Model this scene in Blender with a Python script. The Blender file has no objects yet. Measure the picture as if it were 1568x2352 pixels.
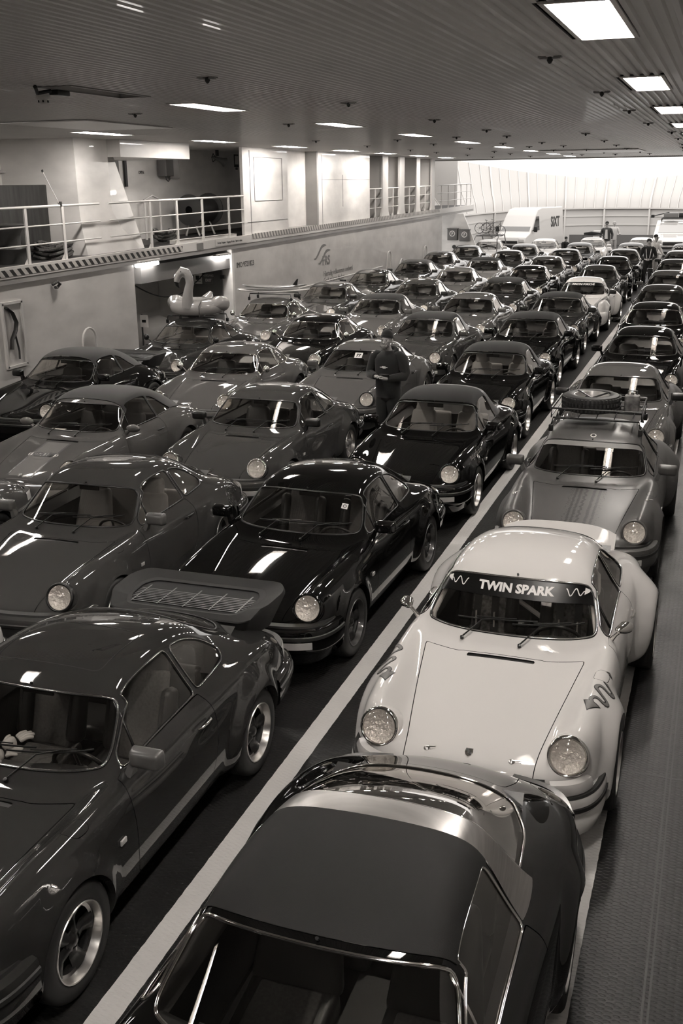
import bpy, bmesh, math, random
import numpy as np
from mathutils import Vector, Matrix
from mathutils.bvhtree import BVHTree

# ------------------------------------------------------------------ camera, world, exposure
scene = bpy.context.scene
LT = (1.0, .945, .885)                       # tint of the light (the photograph is a warm monochrome print)
def setup_camera():
    F, pitch, yaw, roll, h = 2415.5, 0.303749, -0.341810, -0.0123926, 4.0147
    f = Vector((math.sin(yaw)*math.cos(pitch), math.cos(yaw)*math.cos(pitch), -math.sin(pitch)))
    rt = Vector((math.cos(yaw), -math.sin(yaw), 0)); up = rt.cross(f)
    c, s = math.cos(roll), math.sin(roll)
    r2 = rt*c+up*s; u2 = up*c-rt*s
    cam = bpy.data.cameras.new('camera'); ob = bpy.data.objects.new('camera', cam)
    scene.collection.objects.link(ob)
    M4 = Matrix((r2, u2, -f)).transposed().to_4x4(); M4.translation = Vector((0, 0, h)); ob.matrix_world = M4
    cam.sensor_fit = 'HORIZONTAL'; cam.sensor_width = 36; cam.lens = F/1568*36
    cam.clip_start = .05; cam.clip_end = 500
    scene.camera = ob
setup_camera()
wd = bpy.data.worlds.new('sky'); scene.world = wd; wd.use_nodes = True
_b = wd.node_tree.nodes['Background']; _b.inputs[0].default_value = (1, .965, .93, 1); _b.inputs[1].default_value = 1.0
scene.view_settings.view_transform = 'Standard'; scene.view_settings.look = 'None'
scene.view_settings.gamma = 1; scene.view_settings.use_curve_mapping = False
scene.view_settings.exposure = 1.22
LAMP_E = 75.0                                # radiance of the ceiling lamps' diffusers
scene.cycles.max_bounces = 8; scene.cycles.transparent_max_bounces = 16
scene.cycles.use_denoising = True; scene.cycles.sample_clamp_indirect = 6
random.seed(4)
# ------------------------------------------------------------------ helpers
COL = bpy.context.scene.collection
R = math.radians

def mesh_from(name, verts, faces, mats=(), fmat=None, smooth=True, normals=None):
    me = bpy.data.meshes.new(name)
    me.from_pydata([tuple(v) for v in verts], [], [tuple(f) for f in faces])
    for m in mats: me.materials.append(m)
    if fmat is not None:
        me.polygons.foreach_set('material_index', fmat)
    if smooth: me.polygons.foreach_set('use_smooth', [True]*len(me.polygons))
    me.update()
    if normals is not None:
        me.normals_split_custom_set_from_vertices([tuple(n) for n in normals])
    return me

class MB:
    """collects shapes into one mesh"""
    def __init__(s): s.v=[]; s.f=[]; s.m=[]; s.sm=[]
    def add(s, vs, fs, mi=0, smooth=False, M=None):
        o=len(s.v)
        for v in vs:
            v=Vector(v)
            if M is not None: v=M@v
            s.v.append(tuple(v))
        for f in fs: s.f.append(tuple(i+o for i in f)); s.m.append(mi); s.sm.append(smooth)
    def box(s, c, d, mi=0, M=None, bev=0.0):
        x,y,z=c; a,b,e=d[0]/2,d[1]/2,d[2]/2
        if bev<=0:
            vs=[(x+i*a,y+j*b,z+k*e) for i in(-1,1) for j in(-1,1) for k in(-1,1)]
            s.add(vs,[(0,1,3,2),(4,6,7,5),(0,4,5,1),(2,3,7,6),(0,2,6,4),(1,5,7,3)],mi,False,M); return
        bm=bmesh.new(); bmesh.ops.create_cube(bm,size=1)
        for v in bm.verts: v.co=Vector((x+v.co.x*d[0],y+v.co.y*d[1],z+v.co.z*d[2]))
        bmesh.ops.bevel(bm,geom=list(bm.edges),offset=bev,segments=3,affect='EDGES',profile=0.5)
        s.bm(bm,mi,True,M)
    def bm(s,bm,mi=0,smooth=True,M=None):
        bm.verts.ensure_lookup_table()
        vs=[v.co.copy() for v in bm.verts]; fs=[[v.index for v in f.verts] for f in bm.faces]
        bm.verts.index_update(); s.add(vs,fs,mi,smooth,M); bm.free()
    def lathe(s, prof, n=32, mi=0, M=None, closed=False, smooth=True):
        """prof: list of (r, h) about the local z axis"""
        vs=[];fs=[];k=len(prof)
        for i in range(n):
            a=2*math.pi*i/n; c,q=math.cos(a),math.sin(a)
            for r,h in prof: vs.append((r*c,r*q,h))
        for i in range(n):
            j=(i+1)%n
            for t in range(k if closed else k-1):
                t2=(t+1)%k
                fs.append((i*k+t,j*k+t,j*k+t2,i*k+t2))
        s.add(vs,fs,mi,smooth,M)
    def tube(s, pts, r, n=8, mi=0, closed=False, M=None, cap=True, sy=1.0):
        pts=[Vector(p) for p in pts]; k=len(pts)
        if k<2: return
        rs=r if isinstance(r,(list,tuple)) else [r]*k
        vs=[];fs=[]; up=None
        for i,p in enumerate(pts):
            a=pts[(i-1)%k] if (closed or i>0) else p; b=pts[(i+1)%k] if (closed or i<k-1) else p
            t=(b-a)
            if t.length<1e-9: t=Vector((0,0,1))
            t.normalize()
            if up is None:
                up=Vector((0,0,1)) if abs(t.z)<.9 else Vector((1,0,0))
            x=t.cross(up)
            if x.length<1e-6: x=t.orthogonal()
            x.normalize(); u=x.cross(t).normalized(); up=u
            for j in range(n):
                an=2*math.pi*j/n
                vs.append(p+x*math.cos(an)*rs[i]+u*math.sin(an)*rs[i]*sy)
        for i in range(k if closed else k-1):
            i2=(i+1)%k
            for j in range(n):
                j2=(j+1)%n; fs.append((i*n+j,i*n+j2,i2*n+j2,i2*n+j))
        if cap and not closed:
            fs.append(tuple(reversed(range(n)))); fs.append(tuple((k-1)*n+j for j in range(n)))
        s.add(vs,fs,mi,True,M)
    def sweep(s, path, prof, mi=0, closed_prof=False, M=None, smooth=True, cap=False):
        """path: list of (point, outward normal(x,y)) ; prof: list of (outward, up)"""
        vs=[];fs=[];k=len(prof)
        for p,n in path:
            for o,h in prof: vs.append((p[0]+n[0]*o,p[1]+n[1]*o,p[2]+h))
        for i in range(len(path)-1):
            for t in range(k if closed_prof else k-1):
                t2=(t+1)%k; fs.append((i*k+t,(i+1)*k+t,(i+1)*k+t2,i*k+t2))
        if cap: fs.append(tuple(range(k))); fs.append(tuple(reversed([(len(path)-1)*k+t for t in range(k)])))
        s.add(vs,fs,mi,smooth,M)
    def prism(s, poly, depth, mi=0, M=None, smooth=False):
        """poly in local xy, extruded to z=depth"""
        n=len(poly); vs=[(x,y,0) for x,y in poly]+[(x,y,depth) for x,y in poly]
        fs=[tuple(reversed(range(n))),tuple(range(n,2*n))]+[(i,(i+1)%n,n+(i+1)%n,n+i) for i in range(n)]
        s.add(vs,fs,mi,smooth,M)
    def mesh(s,name,mats,auto=None):
        me=bpy.data.meshes.new(name); me.from_pydata(s.v,[],s.f)
        for m in mats: me.materials.append(m)
        me.polygons.foreach_set('material_index',s.m); me.polygons.foreach_set('use_smooth',s.sm)
        me.update()
        bm=bmesh.new(); bm.from_mesh(me); bmesh.ops.recalc_face_normals(bm,faces=bm.faces)
        bm.to_mesh(me); bm.free()
        if auto is not None: me.set_sharp_from_angle(angle=R(auto))
        return me
    def build(s,name,mats,parent=None,auto=40,loc=None):
        if not isinstance(mats,(list,tuple)): mats=[mats]
        return link(name,s.mesh(name,mats,auto),parent,loc)

def link(name,me,parent=None,loc=None,rot=None):
    o=bpy.data.objects.new(name,me); COL.objects.link(o)
    if parent is not None: o.parent=parent
    if loc is not None: o.location=loc
    if rot is not None: o.rotation_euler=rot
    return o
def tag(o,label=None,cat=None,group=None,kind=None):
    if label: o['label']=label
    if cat: o['category']=cat
    if group: o['group']=group
    if kind: o['kind']=kind
    return o
def empty(name,loc=(0,0,0),rz=0):
    o=bpy.data.objects.new(name,None); COL.objects.link(o); o.location=loc; o.rotation_euler=(0,0,rz); o.empty_display_size=.3
    return o
def axis_m(origin, z_dir, x_hint=(1,0,0)):
    z=Vector(z_dir).normalized(); x=Vector(x_hint); x=(x-z*x.dot(z)).normalized(); y=z.cross(x)
    M=Matrix((x,y,z)).transposed().to_4x4(); M.translation=Vector(origin); return M

# ------------------------------------------------------------------ materials
def mat(name,g,rough=.5,metal=0.0,coat=0.0,spec=.5,tint=(1.0,.97,.94),noise=None,bump=None,emit=None,sheen=0):
    m=bpy.data.materials.new(name); m.use_nodes=True
    nt=m.node_tree; b=nt.nodes['Principled BSDF']
    c=(g*tint[0],g*tint[1],g*tint[2],1)
    b.inputs['Base Color'].default_value=c; b.inputs['Roughness'].default_value=rough
    b.inputs['Metallic'].default_value=metal; b.inputs['Coat Weight'].default_value=coat
    b.inputs['Coat Roughness'].default_value=.03; b.inputs['Specular IOR Level'].default_value=spec
    if sheen: b.inputs['Sheen Weight'].default_value=sheen
    if emit:
        b.inputs['Emission Color'].default_value=(1,.96,.92,1); b.inputs['Emission Strength'].default_value=emit
    if noise:  # (scale, amount, detail, stretch)
        sc,am,de,st=noise
        tc=nt.nodes.new('ShaderNodeTexCoord'); mp=nt.nodes.new('ShaderNodeMapping'); mp.inputs['Scale'].default_value=st
        nz=nt.nodes.new('ShaderNodeTexNoise'); nz.inputs['Scale'].default_value=sc; nz.inputs['Detail'].default_value=de
        mr=nt.nodes.new('ShaderNodeMapRange'); mr.inputs['From Min'].default_value=.3; mr.inputs['From Max'].default_value=.7
        mr.inputs['To Min'].default_value=1-am; mr.inputs['To Max'].default_value=1+am
        mx=nt.nodes.new('ShaderNodeMix'); mx.data_type='RGBA'; mx.blend_type='MULTIPLY'; mx.inputs['Factor'].default_value=1
        mx.inputs['A'].default_value=c
        nt.links.new(tc.outputs['Object'],mp.inputs['Vector']); nt.links.new(mp.outputs[0],nz.inputs['Vector'])
        nt.links.new(nz.outputs['Fac'],mr.inputs['Value']); nt.links.new(mr.outputs[0],mx.inputs['B'])
        nt.links.new(mx.outputs['Result'],b.inputs['Base Color'])
    if bump:   # (scale, strength, distance)
        tc=nt.nodes.new('ShaderNodeTexCoord'); nz=nt.nodes.new('ShaderNodeTexNoise'); nz.inputs['Scale'].default_value=bump[0]
        nz.inputs['Detail'].default_value=4
        bp=nt.nodes.new('ShaderNodeBump'); bp.inputs['Strength'].default_value=bump[1]; bp.inputs['Distance'].default_value=bump[2]
        nt.links.new(tc.outputs['Object'],nz.inputs['Vector']); nt.links.new(nz.outputs['Fac'],bp.inputs['Height'])
        nt.links.new(bp.outputs[0],b.inputs['Normal'])
    return m
def glass_mat(name,tint=.75,rough=0.0,extra=0.0):
    m=bpy.data.materials.new(name); m.use_nodes=True; nt=m.node_tree; nt.nodes.clear()
    out=nt.nodes.new('ShaderNodeOutputMaterial'); tr=nt.nodes.new('ShaderNodeBsdfTransparent'); gl=nt.nodes.new('ShaderNodeBsdfGlossy')
    tr.inputs[0].default_value=(tint,tint*.98,tint*.95,1); gl.inputs['Roughness'].default_value=rough; gl.inputs['Color'].default_value=(1,.97,.94,1)
    fr=nt.nodes.new('ShaderNodeFresnel'); fr.inputs['IOR'].default_value=1.5+extra
    mx=nt.nodes.new('ShaderNodeMixShader')
    # the same reflectance from either side of the thin pane
    geo=nt.nodes.new('ShaderNodeNewGeometry'); lw=nt.nodes.new('ShaderNodeLayerWeight'); lw.inputs['Blend'].default_value=.5
    pw=nt.nodes.new('ShaderNodeMath'); pw.operation='POWER'; pw.inputs[1].default_value=3.0
    ml=nt.nodes.new('ShaderNodeMath'); ml.operation='MULTIPLY_ADD'; ml.inputs[1].default_value=.9; ml.inputs[2].default_value=.07+extra*.2
    nt.links.new(lw.outputs['Facing'],pw.inputs[0]); nt.links.new(pw.outputs[0],ml.inputs[0])
    cl=nt.nodes.new('ShaderNodeClamp'); nt.links.new(ml.outputs[0],cl.inputs[0])
    nt.links.new(cl.outputs[0],mx.inputs[0]); nt.links.new(tr.outputs[0],mx.inputs[1]); nt.links.new(gl.outputs[0],mx.inputs[2])
    nt.links.new(mx.outputs[0],out.inputs[0]); nt.nodes.remove(fr); nt.nodes.remove(geo)
    return m

M={}
M['rubber']=mat('black_rubber',.018,.55)
M['rubber_soft']=mat('worn_rubber',.017,.7,spec=.3)
M['black']=mat('satin_black',.012,.35)
M['matblack']=mat('matt_black',.008,.85)
M['chrome']=mat('chrome',.82,.08,1.0)
M['alu']=mat('polished_aluminium',.62,.28,1.0)
M['rimpaint']=mat('wheel_paint',.03,.35,.3,.3)
M['rimsilver']=mat('wheel_silver',.5,.35,.7)
M['glass']=glass_mat('window_glass',.88)
M['lens']=glass_mat('lamp_glass',.97,.02,.1)
M['reflector']=mat('lamp_reflector',.97,.16,.5,bump=(30,.9,.03))
M['leather_dark']=mat('dark_leather',.022,.42,bump=(90,.2,.003))
M['leather_tan']=mat('pale_leather',.32,.5,bump=(90,.2,.003))
M['cloth']=mat('seat_cloth',.09,.9,noise=(60,.25,3,(1,1,1)))
M['dash']=mat('dashboard_vinyl',.012,.5)
M['carpet']=mat('cabin_carpet',.012,.95)
M['vinyl_top']=mat('vinyl_roof',.010,.7,spec=.25,bump=(260,.25,.002))
M['canvas']=mat('canvas_roof',.014,.92,noise=(120,.2,3,(1,1,1)),sheen=.2)
M['brushed']=mat('brushed_hoop',.55,.30,1.0,noise=(3,.12,4,(1,1,30)))
M['indicator']=mat('indicator_lens',.55,.25,0,.5)
M['tail']=mat('tail_lens',.10,.2,0,.6)
M['wht']=mat('white_print',.82,.5)
M['grytxt']=mat('grey_print',.16,.5)
M['blk_print']=mat('black_print',.015,.4)
def paint(name,g,metal=.0,coat=1.0,rough=.5): return mat(name,g,rough,0,coat,spec=.0)
P={
 'black':paint('paint_black',.004), 'darkgrey':paint('paint_dark_grey',.027), 'graphite':paint('paint_graphite',.054,.4),
 'mid':paint('paint_mid_grey',.10,.3),'slate':paint('paint_slate',.04,.2),'silver':paint('paint_silver',.13,.6,1,.4),'light':paint('paint_light',.22),
 'cream':paint('paint_cream',.72),'white':paint('paint_white',.58),'satin':mat('paint_satin_grey',.075,.38,.1,.0),
}

# ------------------------------------------------------------------ spline body surface
def bsp(n,t):
    """uniform cubic b-spline with tripled ends over n control points; t in 0..n-1"""
    t=np.clip(t,0,n-1-1e-9); i=np.floor(t).astype(int); f=t-i
    w=np.stack([(1-f)**3/6,(3*f**3-6*f**2+4)/6,(-3*f**3+3*f**2+3*f+1)/6,f**3/6],-1)
    idx=np.stack([i-1,i,i+1,i+2],-1)
    return w,idx
def evals(net,u,v):
    """net (nr,nc,3); extrapolates phantom rows so that the ends are interpolated"""
    nr,nc,_=net.shape
    N=np.empty((nr+2,nc+2,3)); N[1:-1,1:-1]=net
    N[0,1:-1]=2*net[0]-net[1]; N[-1,1:-1]=2*net[-1]-net[-2]
    N[:,0]=2*N[:,1]-N[:,2]; N[:,-1]=2*N[:,-2]-N[:,-3]
    wu,iu=bsp(nr,u); wv,iv=bsp(nc,v)
    iu=np.clip(iu+1,0,nr+1); iv=np.clip(iv+1,0,nc+1)
    out=np.zeros((len(u),3))
    for a in range(4):
        for b in range(4):
            out+=(wu[:,a]*wv[:,b])[:,None]*N[iu[:,a],iv[:,b]]
    return out
def rounded(poly,r,n=7):
    """round the corners of a polygon; r may be one number or one per corner"""
    out=[];k=len(poly)
    for i in range(k):
        p=Vector(poly[i]);a=Vector(poly[i-1])-p;b=Vector(poly[(i+1)%k])-p
        ri=r[i] if isinstance(r,(list,tuple)) else r
        d=min(ri,a.length*.48,b.length*.48)
        if d<1e-4: out.append(tuple(p)); continue
        A=p+a.normalized()*d; B=p+b.normalized()*d
        for j in range(n+1):
            t=j/n; out.append(tuple((1-t)**2*A+2*t*(1-t)*p+t*t*B))
    return out
def sdf(poly,X,Y):
    poly=np.array(poly); X=np.asarray(X);Y=np.asarray(Y)
    d=np.full(X.shape,1e9); ins=np.zeros(X.shape,bool)
    n=len(poly)
    for i in range(n):
        a=poly[i]; b=poly[(i+1)%n]; e=b-a; L=e@e
        if L<1e-14: continue
        t=np.clip(((X-a[0])*e[0]+(Y-a[1])*e[1])/L,0,1)
        dx=X-a[0]-t*e[0]; dy=Y-a[1]-t*e[1]; d=np.minimum(d,dx*dx+dy*dy)
        c=((a[1]>Y)!=(b[1]>Y)); 
        with np.errstate(divide='ignore',invalid='ignore'):
            xi=(b[0]-a[0])*(Y-a[1])/(b[1]-a[1]+1e-300)+a[0]
        ins^=(c&(X<xi))
    d=np.sqrt(d); return np.where(ins,-d,d)

class Surf:
    def __init__(s,net,deform,nu,nv,ulist=None):
        s.net=net; s.deform=deform; s.c=(net.shape[1]-1)/2
        nr,nc,_=net.shape
        us=np.linspace(0,nr-1,nu) if ulist is None else np.array(ulist); vs=np.linspace(-s.c,s.c,nv)
        U,V=np.meshgrid(us,vs,indexing='ij'); s.U=list(U.ravel()); s.V=list(V.ravel())
        nu=len(us)
        s.faces=[(i*nv+j,(i+1)*nv+j,(i+1)*nv+j+1,i*nv+j+1) for i in range(nu-1) for j in range(nv-1)]
        s.P=s.pos(U.ravel(),V.ravel()); s.cache={}
    def pos(s,u,v):
        u=np.atleast_1d(u).astype(float);v=np.atleast_1d(v).astype(float)
        return s.deform(evals(s.net,u,v+s.c),u,v)
    def split(s,faces,fn,level=0.0):
        """fn(P,U,V)->field; returns (inside: field<level, outside)"""
        U=np.array(s.U);V=np.array(s.V)
        F=fn(s.P,U,V)-level
        F=np.where(np.abs(F)<1e-6,1e-6,F); F=list(F)
        ins=[];outs=[];cache={};newu=[];newv=[];base=len(s.U)
        def cut(a,b):
            k=(a,b) if a<b else (b,a)
            if k in cache: return cache[k]
            a,b=k; t=F[a]/(F[a]-F[b]); t=min(max(t,.02),.98)
            ua=s.U[a];va=s.V[a];ub=s.U[b];vb=s.V[b]
            newu.append((ua,ub,t));newv.append((va,vb)); cache[k]=base+len(newu)-1
            return cache[k]
        for f in faces:
            sg=[F[i]<0 for i in f]
            if all(sg): ins.append(f); continue
            if not any(sg): outs.append(f); continue
            A=[];B=[]
            n=len(f)
            for i in range(n):
                a=f[i];b=f[(i+1)%n]
                (A if sg[i] else B).append(a)
                if sg[i]!=sg[(i+1)%n]:
                    c=cut(a,b);A.append(c);B.append(c)
            if len(A)>2: ins.append(tuple(A))
            if len(B)>2: outs.append(tuple(B))
        if newu:
            ua=np.array([q[0] for q in newu]);ub=np.array([q[1] for q in newu]);t=np.array([q[2] for q in newu])
            va=np.array([q[0] for q in newv]);vb=np.array([q[1] for q in newv])
            ia=np.array([k[0] for k in cache]);ib=np.array([k[1] for k in cache])
            Fa=np.array(F)[ia];Fb=np.array(F)[ib]
            lo=np.zeros(len(t));hi=np.ones(len(t))
            for _ in range(5):   # regula falsi / bisection on the true surface
                uu=ua+(ub-ua)*t;vv=va+(vb-va)*t
                f=fn(s.pos(uu,vv),uu,vv)-level
                same=(f*Fa)>0
                lo=np.where(same,t,lo);Fa=np.where(same,f,Fa);hi=np.where(same,hi,t);Fb=np.where(same,Fb,f)
                den=Fa-Fb; den=np.where(np.abs(den)<1e-12,1e-12,den)
                t=lo+(hi-lo)*np.clip(Fa/den,.05,.95)
            uu=ua+(ub-ua)*t;vv=va+(vb-va)*t
            s.U+=list(uu);s.V+=list(vv); s.P=np.vstack([s.P,s.pos(uu,vv)])
        return ins,outs
    def drop(s,faces,fn,level=0.0): return s.split(faces,fn,level)[1]
    def normals(s,idx):
        U=np.array(s.U)[idx];V=np.array(s.V)[idx];e=2e-3
        nr=s.net.shape[0]-1
        du=s.pos(np.minimum(U+e,nr),V)-s.pos(np.maximum(U-e,0),V)
        dv=s.pos(U,np.minimum(V+e,s.c))-s.pos(U,np.maximum(V-e,-s.c))
        n=np.cross(du,dv); l=np.linalg.norm(n,axis=1); n/=np.maximum(l,1e-12)[:,None]
        return -n
    def mesh(s,name,faces,mats,offset=0.0,lip=None):
        idx=sorted({i for f in faces for i in f}); mp={i:k for k,i in enumerate(idx)}
        Pn=s.P[idx]; N=s.normals(idx)
        vs=list(Pn+N*offset); fs=[[mp[i] for i in reversed(f)] for f in faces]
        ns=list(N)
        if lip:  # (test(p)->bool, vector(p)) turn selected boundary edges inwards
            ec={}
            for f in fs:
                for a,b in zip(f,f[1:]+f[:1]): ec[(a,b)]=ec.get((a,b),0)+1
            bd=[(a,b) for (a,b) in ec if (b,a) not in ec]
            new={}
            for a,b in bd:
                if lip[0](vs[a]) and lip[0](vs[b]):
                    q=[]
                    for i in (a,b):
                        if ('o',i) not in new:
                            w=np.array(lip[1](vs[i])); n=w[3:]; 
                            new[('o',i)]=len(vs); vs.append(vs[i].copy()); ns.append(n)
                            new[('n',i)]=len(vs); vs.append(vs[i]+w[:3]); ns.append(n)
                    fs.append([new[('o',b)],new[('o',a)],new[('n',a)],new[('n',b)]])
        return mesh_from(name,vs,fs,mats,normals=ns)
    def outline(s,faces):
        ec=set()
        for f in faces:
            for a,b in zip(f,f[1:]+f[:1]): ec.add((a,b))
        nx={}
        for a,b in ec:
            if (b,a) not in ec: nx[a]=b
        loops=[]
        while nx:
            st=next(iter(nx)); l=[st]; c=nx.pop(st)
            while c!=st and c in nx: l.append(c); c=nx.pop(c)
            loops.append(l)
        out=[]
        for l in loops:
            if len(l)<6: continue
            p=s.P[l]; n=s.normals(l); out.append((p,n))
        return out
def strip_from(loops,mb,w,h,mi=0,off=0.0,sub=1):
    """raised flat-ish moulding following an outline"""
    for p,n in loops:
        # resample evenly
        q=np.vstack([p,p[:1]]); d=np.r_[0,np.cumsum(np.linalg.norm(np.diff(q,axis=0),axis=1))]
        k=max(24,int(d[-1]/.022)); t=np.linspace(0,d[-1],k,endpoint=False)
        pp=np.stack([np.interp(t,d,q[:,i]) for i in range(3)],1)
        nq=np.vstack([n,n[:1]]); nn=np.stack([np.interp(t,d,nq[:,i]) for i in range(3)],1)
        nn/=np.linalg.norm(nn,axis=1)[:,None]
        tg=np.roll(pp,-1,0)-np.roll(pp,1,0); tg/=np.maximum(np.linalg.norm(tg,axis=1),1e-9)[:,None]
        sd=np.cross(tg,nn)
        vs=[];fs=[];m=6
        for i in range(k):
            for j in range(m):
                a=2*math.pi*j/m
                vs.append(tuple(pp[i]+sd[i]*math.cos(a)*w/2+nn[i]*(math.sin(a)*h+off)))
        for i in range(k):
            for j in range(m): fs.append((i*m+j,i*m+(j+1)%m,((i+1)%k)*m+(j+1)%m,((i+1)%k)*m+j))
        mb.add(vs,fs,mi,True)
# ------------------------------------------------------------------ the rear-engined sports car
def car_net(cab=False):
    def row(y,xz,dy=None):
        return [(p[0],y+(p[2] if len(p)>2 else 0)+(dy[i] if dy else 0),p[1]) for i,p in enumerate(xz)]
    nd=[0,.01,.045,.075,.11,.15,.21,.28,.36,.43,.46,.46,.46]
    rows=[]
    rows.append(row(-1.93,[(0,.36),(.22,.36),(.42,.36),(.52,.36),(.60,.36),(.67,.36),(.72,.36),(.755,.36),(.78,.36),(.79,.34),(.79,.28),(.76,.21),(.68,.17)],nd))
    rows.append(row(-1.925,[(0,.50),(.22,.50),(.42,.495),(.52,.495),(.60,.50),(.67,.51),(.725,.50),(.76,.48),(.785,.44),(.795,.38),(.79,.29),(.76,.21),(.68,.17)],nd))
    rows.append(row(-1.88,[(0,.575),(.22,.573),(.41,.565),(.49,.575),(.57,.61),(.65,.635),(.725,.61),(.765,.56),(.79,.49),(.80,.40),(.79,.30),(.76,.21),(.68,.17)],[0,.01,.04,.07,.115,.15,.20,.26,.34,.41,.44,.44,.44]))
    rows.append(row(-1.74,[(0,.628),(.22,.626),(.40,.613),(.475,.62),(.555,.71),(.635,.795),(.72,.755),(.77,.66),(.79,.56),(.80,.44),(.79,.31),(.76,.21),(.68,.17)],[0,.01,.02,.03,.055,.07,.10,.16,.22,.29,.31,.31,.31]))
    rows.append(row(-1.53,[(0,.678),(.22,.676),(.41,.664),(.485,.668),(.56,.745),(.64,.825),(.725,.785),(.775,.69),(.80,.58),(.805,.46),(.79,.32),(.76,.21),(.68,.17)],[0,0,0,0,0,.01,.03,.06,.10,.14,.15,.15,.15]))
    rows.append(row(-1.30,[(0,.728),(.22,.726),(.43,.714),(.505,.715),(.575,.78),(.65,.845),(.735,.81),(.785,.715),(.805,.60),(.81,.47),(.795,.33),(.76,.21),(.68,.17)]))
    rows.append(row(-1.06,[(0,.772),(.22,.770),(.46,.757),(.535,.755),(.60,.805),(.665,.855),(.745,.825),(.79,.73),(.81,.61),(.812,.47),(.80,.33),(.76,.21),(.68,.17)]))
    rows.append(row(-.86,[(0,.806),(.22,.804),(.49,.79),(.57,.79),(.63,.825),(.685,.862),(.75,.835),(.79,.745),(.81,.62),(.812,.47),(.80,.33),(.76,.21),(.68,.17)]))
    # cowl, windscreen base, middle, header
    rows.append([(0,-.735,.822),(.22,-.73,.82),(.46,-.69,.815),(.58,-.63,.82),(.65,-.60,.85),(.70,-.58,.872),(.748,-.58,.845),(.785,-.60,.765),(.81,-.60,.63),(.812,-.60,.47),(.80,-.60,.33),(.76,-.60,.21),(.68,-.60,.17)])
    rows.append([(0,-.675,.835),(.22,-.665,.834),(.44,-.62,.838),(.575,-.55,.85),(.645,-.50,.868),(.695,-.485,.876),(.742,-.48,.852),(.78,-.48,.775),(.808,-.48,.64),(.812,-.48,.47),(.80,-.48,.33),(.76,-.48,.21),(.68,-.48,.17)])
    rows.append([(0,-.455,1.035),(.22,-.445,1.033),(.42,-.405,1.03),(.53,-.345,1.03),(.597,-.305,1.015),(.655,-.30,.945),(.717,-.30,.868),(.772,-.30,.79),(.806,-.30,.65),(.812,-.30,.47),(.80,-.30,.33),(.76,-.30,.21),(.68,-.30,.17)])
    zr=0.0
    rows.append([(0,-.225,1.245),(.22,-.215,1.243),(.40,-.185,1.236),(.49,-.145,1.222),(.545,-.12,1.165),(.62,-.12,1.025),(.70,-.12,.875),(.765,-.12,.795),(.805,-.12,.66),(.812,-.12,.47),(.80,-.12,.33),(.76,-.12,.21),(.68,-.12,.17)])
    rows.append(row(.05,[(0,1.315),(.22,1.312),(.39,1.298),(.485,1.262),(.54,1.18),(.615,1.03),(.695,.88),(.763,.80),(.803,.66),(.812,.47),(.80,.33),(.76,.21),(.68,.17)]))
    rows.append(row(.30,[(0,1.325),(.22,1.32),(.385,1.305),(.48,1.268),(.535,1.185),(.61,1.035),(.695,.885),(.762,.805),(.803,.67),(.812,.48),(.80,.33),(.76,.21),(.68,.17)]))
    rows.append(row(.60,[(0,1.305),(.22,1.298),(.375,1.28),(.465,1.24),(.525,1.16),(.60,1.03),(.69,.895),(.765,.82),(.808,.69),(.818,.49),(.80,.33),(.76,.21),(.68,.17)]))
    rows.append(row(.88,[(0,1.245),(.21,1.238),(.36,1.215),(.45,1.17),(.515,1.09),(.59,.99),(.685,.905),(.772,.845),(.818,.73),(.828,.52),(.81,.35),(.76,.21),(.68,.17)]))
    rows.append(row(1.14,[(0,1.155),(.20,1.145),(.345,1.12),(.44,1.07),(.51,1.0),(.59,.94),(.69,.90),(.78,.855),(.827,.745),(.836,.54),(.82,.36),(.77,.22),(.68,.18)]))
    rows.append(row(1.38,[(0,1.045),(.20,1.035),(.345,1.005),(.44,.955),(.52,.91),(.605,.89),(.70,.87),(.78,.825),(.823,.72),(.83,.53),(.81,.36),(.76,.24),(.68,.2)]))
    rows.append(row(1.62,[(0,.935),(.20,.926),(.35,.90),(.45,.865),(.54,.85),(.625,.845),(.705,.82),(.77,.765),(.805,.66),(.81,.50),(.79,.37),(.74,.28),(.66,.24)]))
    rows.append(row(1.86,[(0,.835),(.20,.827),(.36,.805),(.465,.785),(.55,.775),(.625,.76),(.69,.725),(.74,.67),(.765,.58),(.765,.46),(.74,.37),(.69,.32),(.62,.30)]))
    rows.append(row(2.03,[(0,.745),(.20,.738),(.36,.72),(.46,.705),(.54,.69),(.605,.67),(.655,.635),(.695,.585),(.71,.52),(.705,.44),(.68,.38),(.64,.35),(.58,.33)],[0,-.01,-.03,-.05,-.07,-.09,-.11,-.13,-.14,-.15,-.16,-.16,-.16]))
    rows.append(row(2.13,[(0,.63),(.20,.625),(.35,.61),(.44,.60),(.52,.585),(.58,.565),(.63,.54),(.665,.51),(.68,.47),(.68,.42),(.66,.38),(.62,.35),(.56,.33)],[0,-.01,-.03,-.05,-.08,-.11,-.13,-.15,-.17,-.18,-.19,-.19,-.19]))
    rows.append(row(2.13,[(0,.46),(.20,.46),(.35,.455),(.44,.45),(.51,.45),(.57,.44),(.61,.43),(.64,.42),(.655,.41),(.655,.39),(.64,.37),(.60,.35),(.54,.33)],[0,-.01,-.03,-.05,-.08,-.11,-.13,-.15,-.17,-.18,-.19,-.19,-.19]))
    rows.append(row(2.06,[(0,.32),(.20,.32),(.35,.32),(.44,.32),(.50,.32),(.55,.32),(.58,.32),(.60,.32),(.61,.32),(.61,.32),(.60,.32),(.57,.32),(.52,.32)],[0,-.01,-.03,-.05,-.08,-.11,-.13,-.15,-.17,-.18,-.19,-.19,-.19]))
    H=np.array(rows,float)
    full=np.concatenate([(H[:,:0:-1])*np.array([-1,1,1]),H],axis=1)
    return full
NET=car_net()
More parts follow.
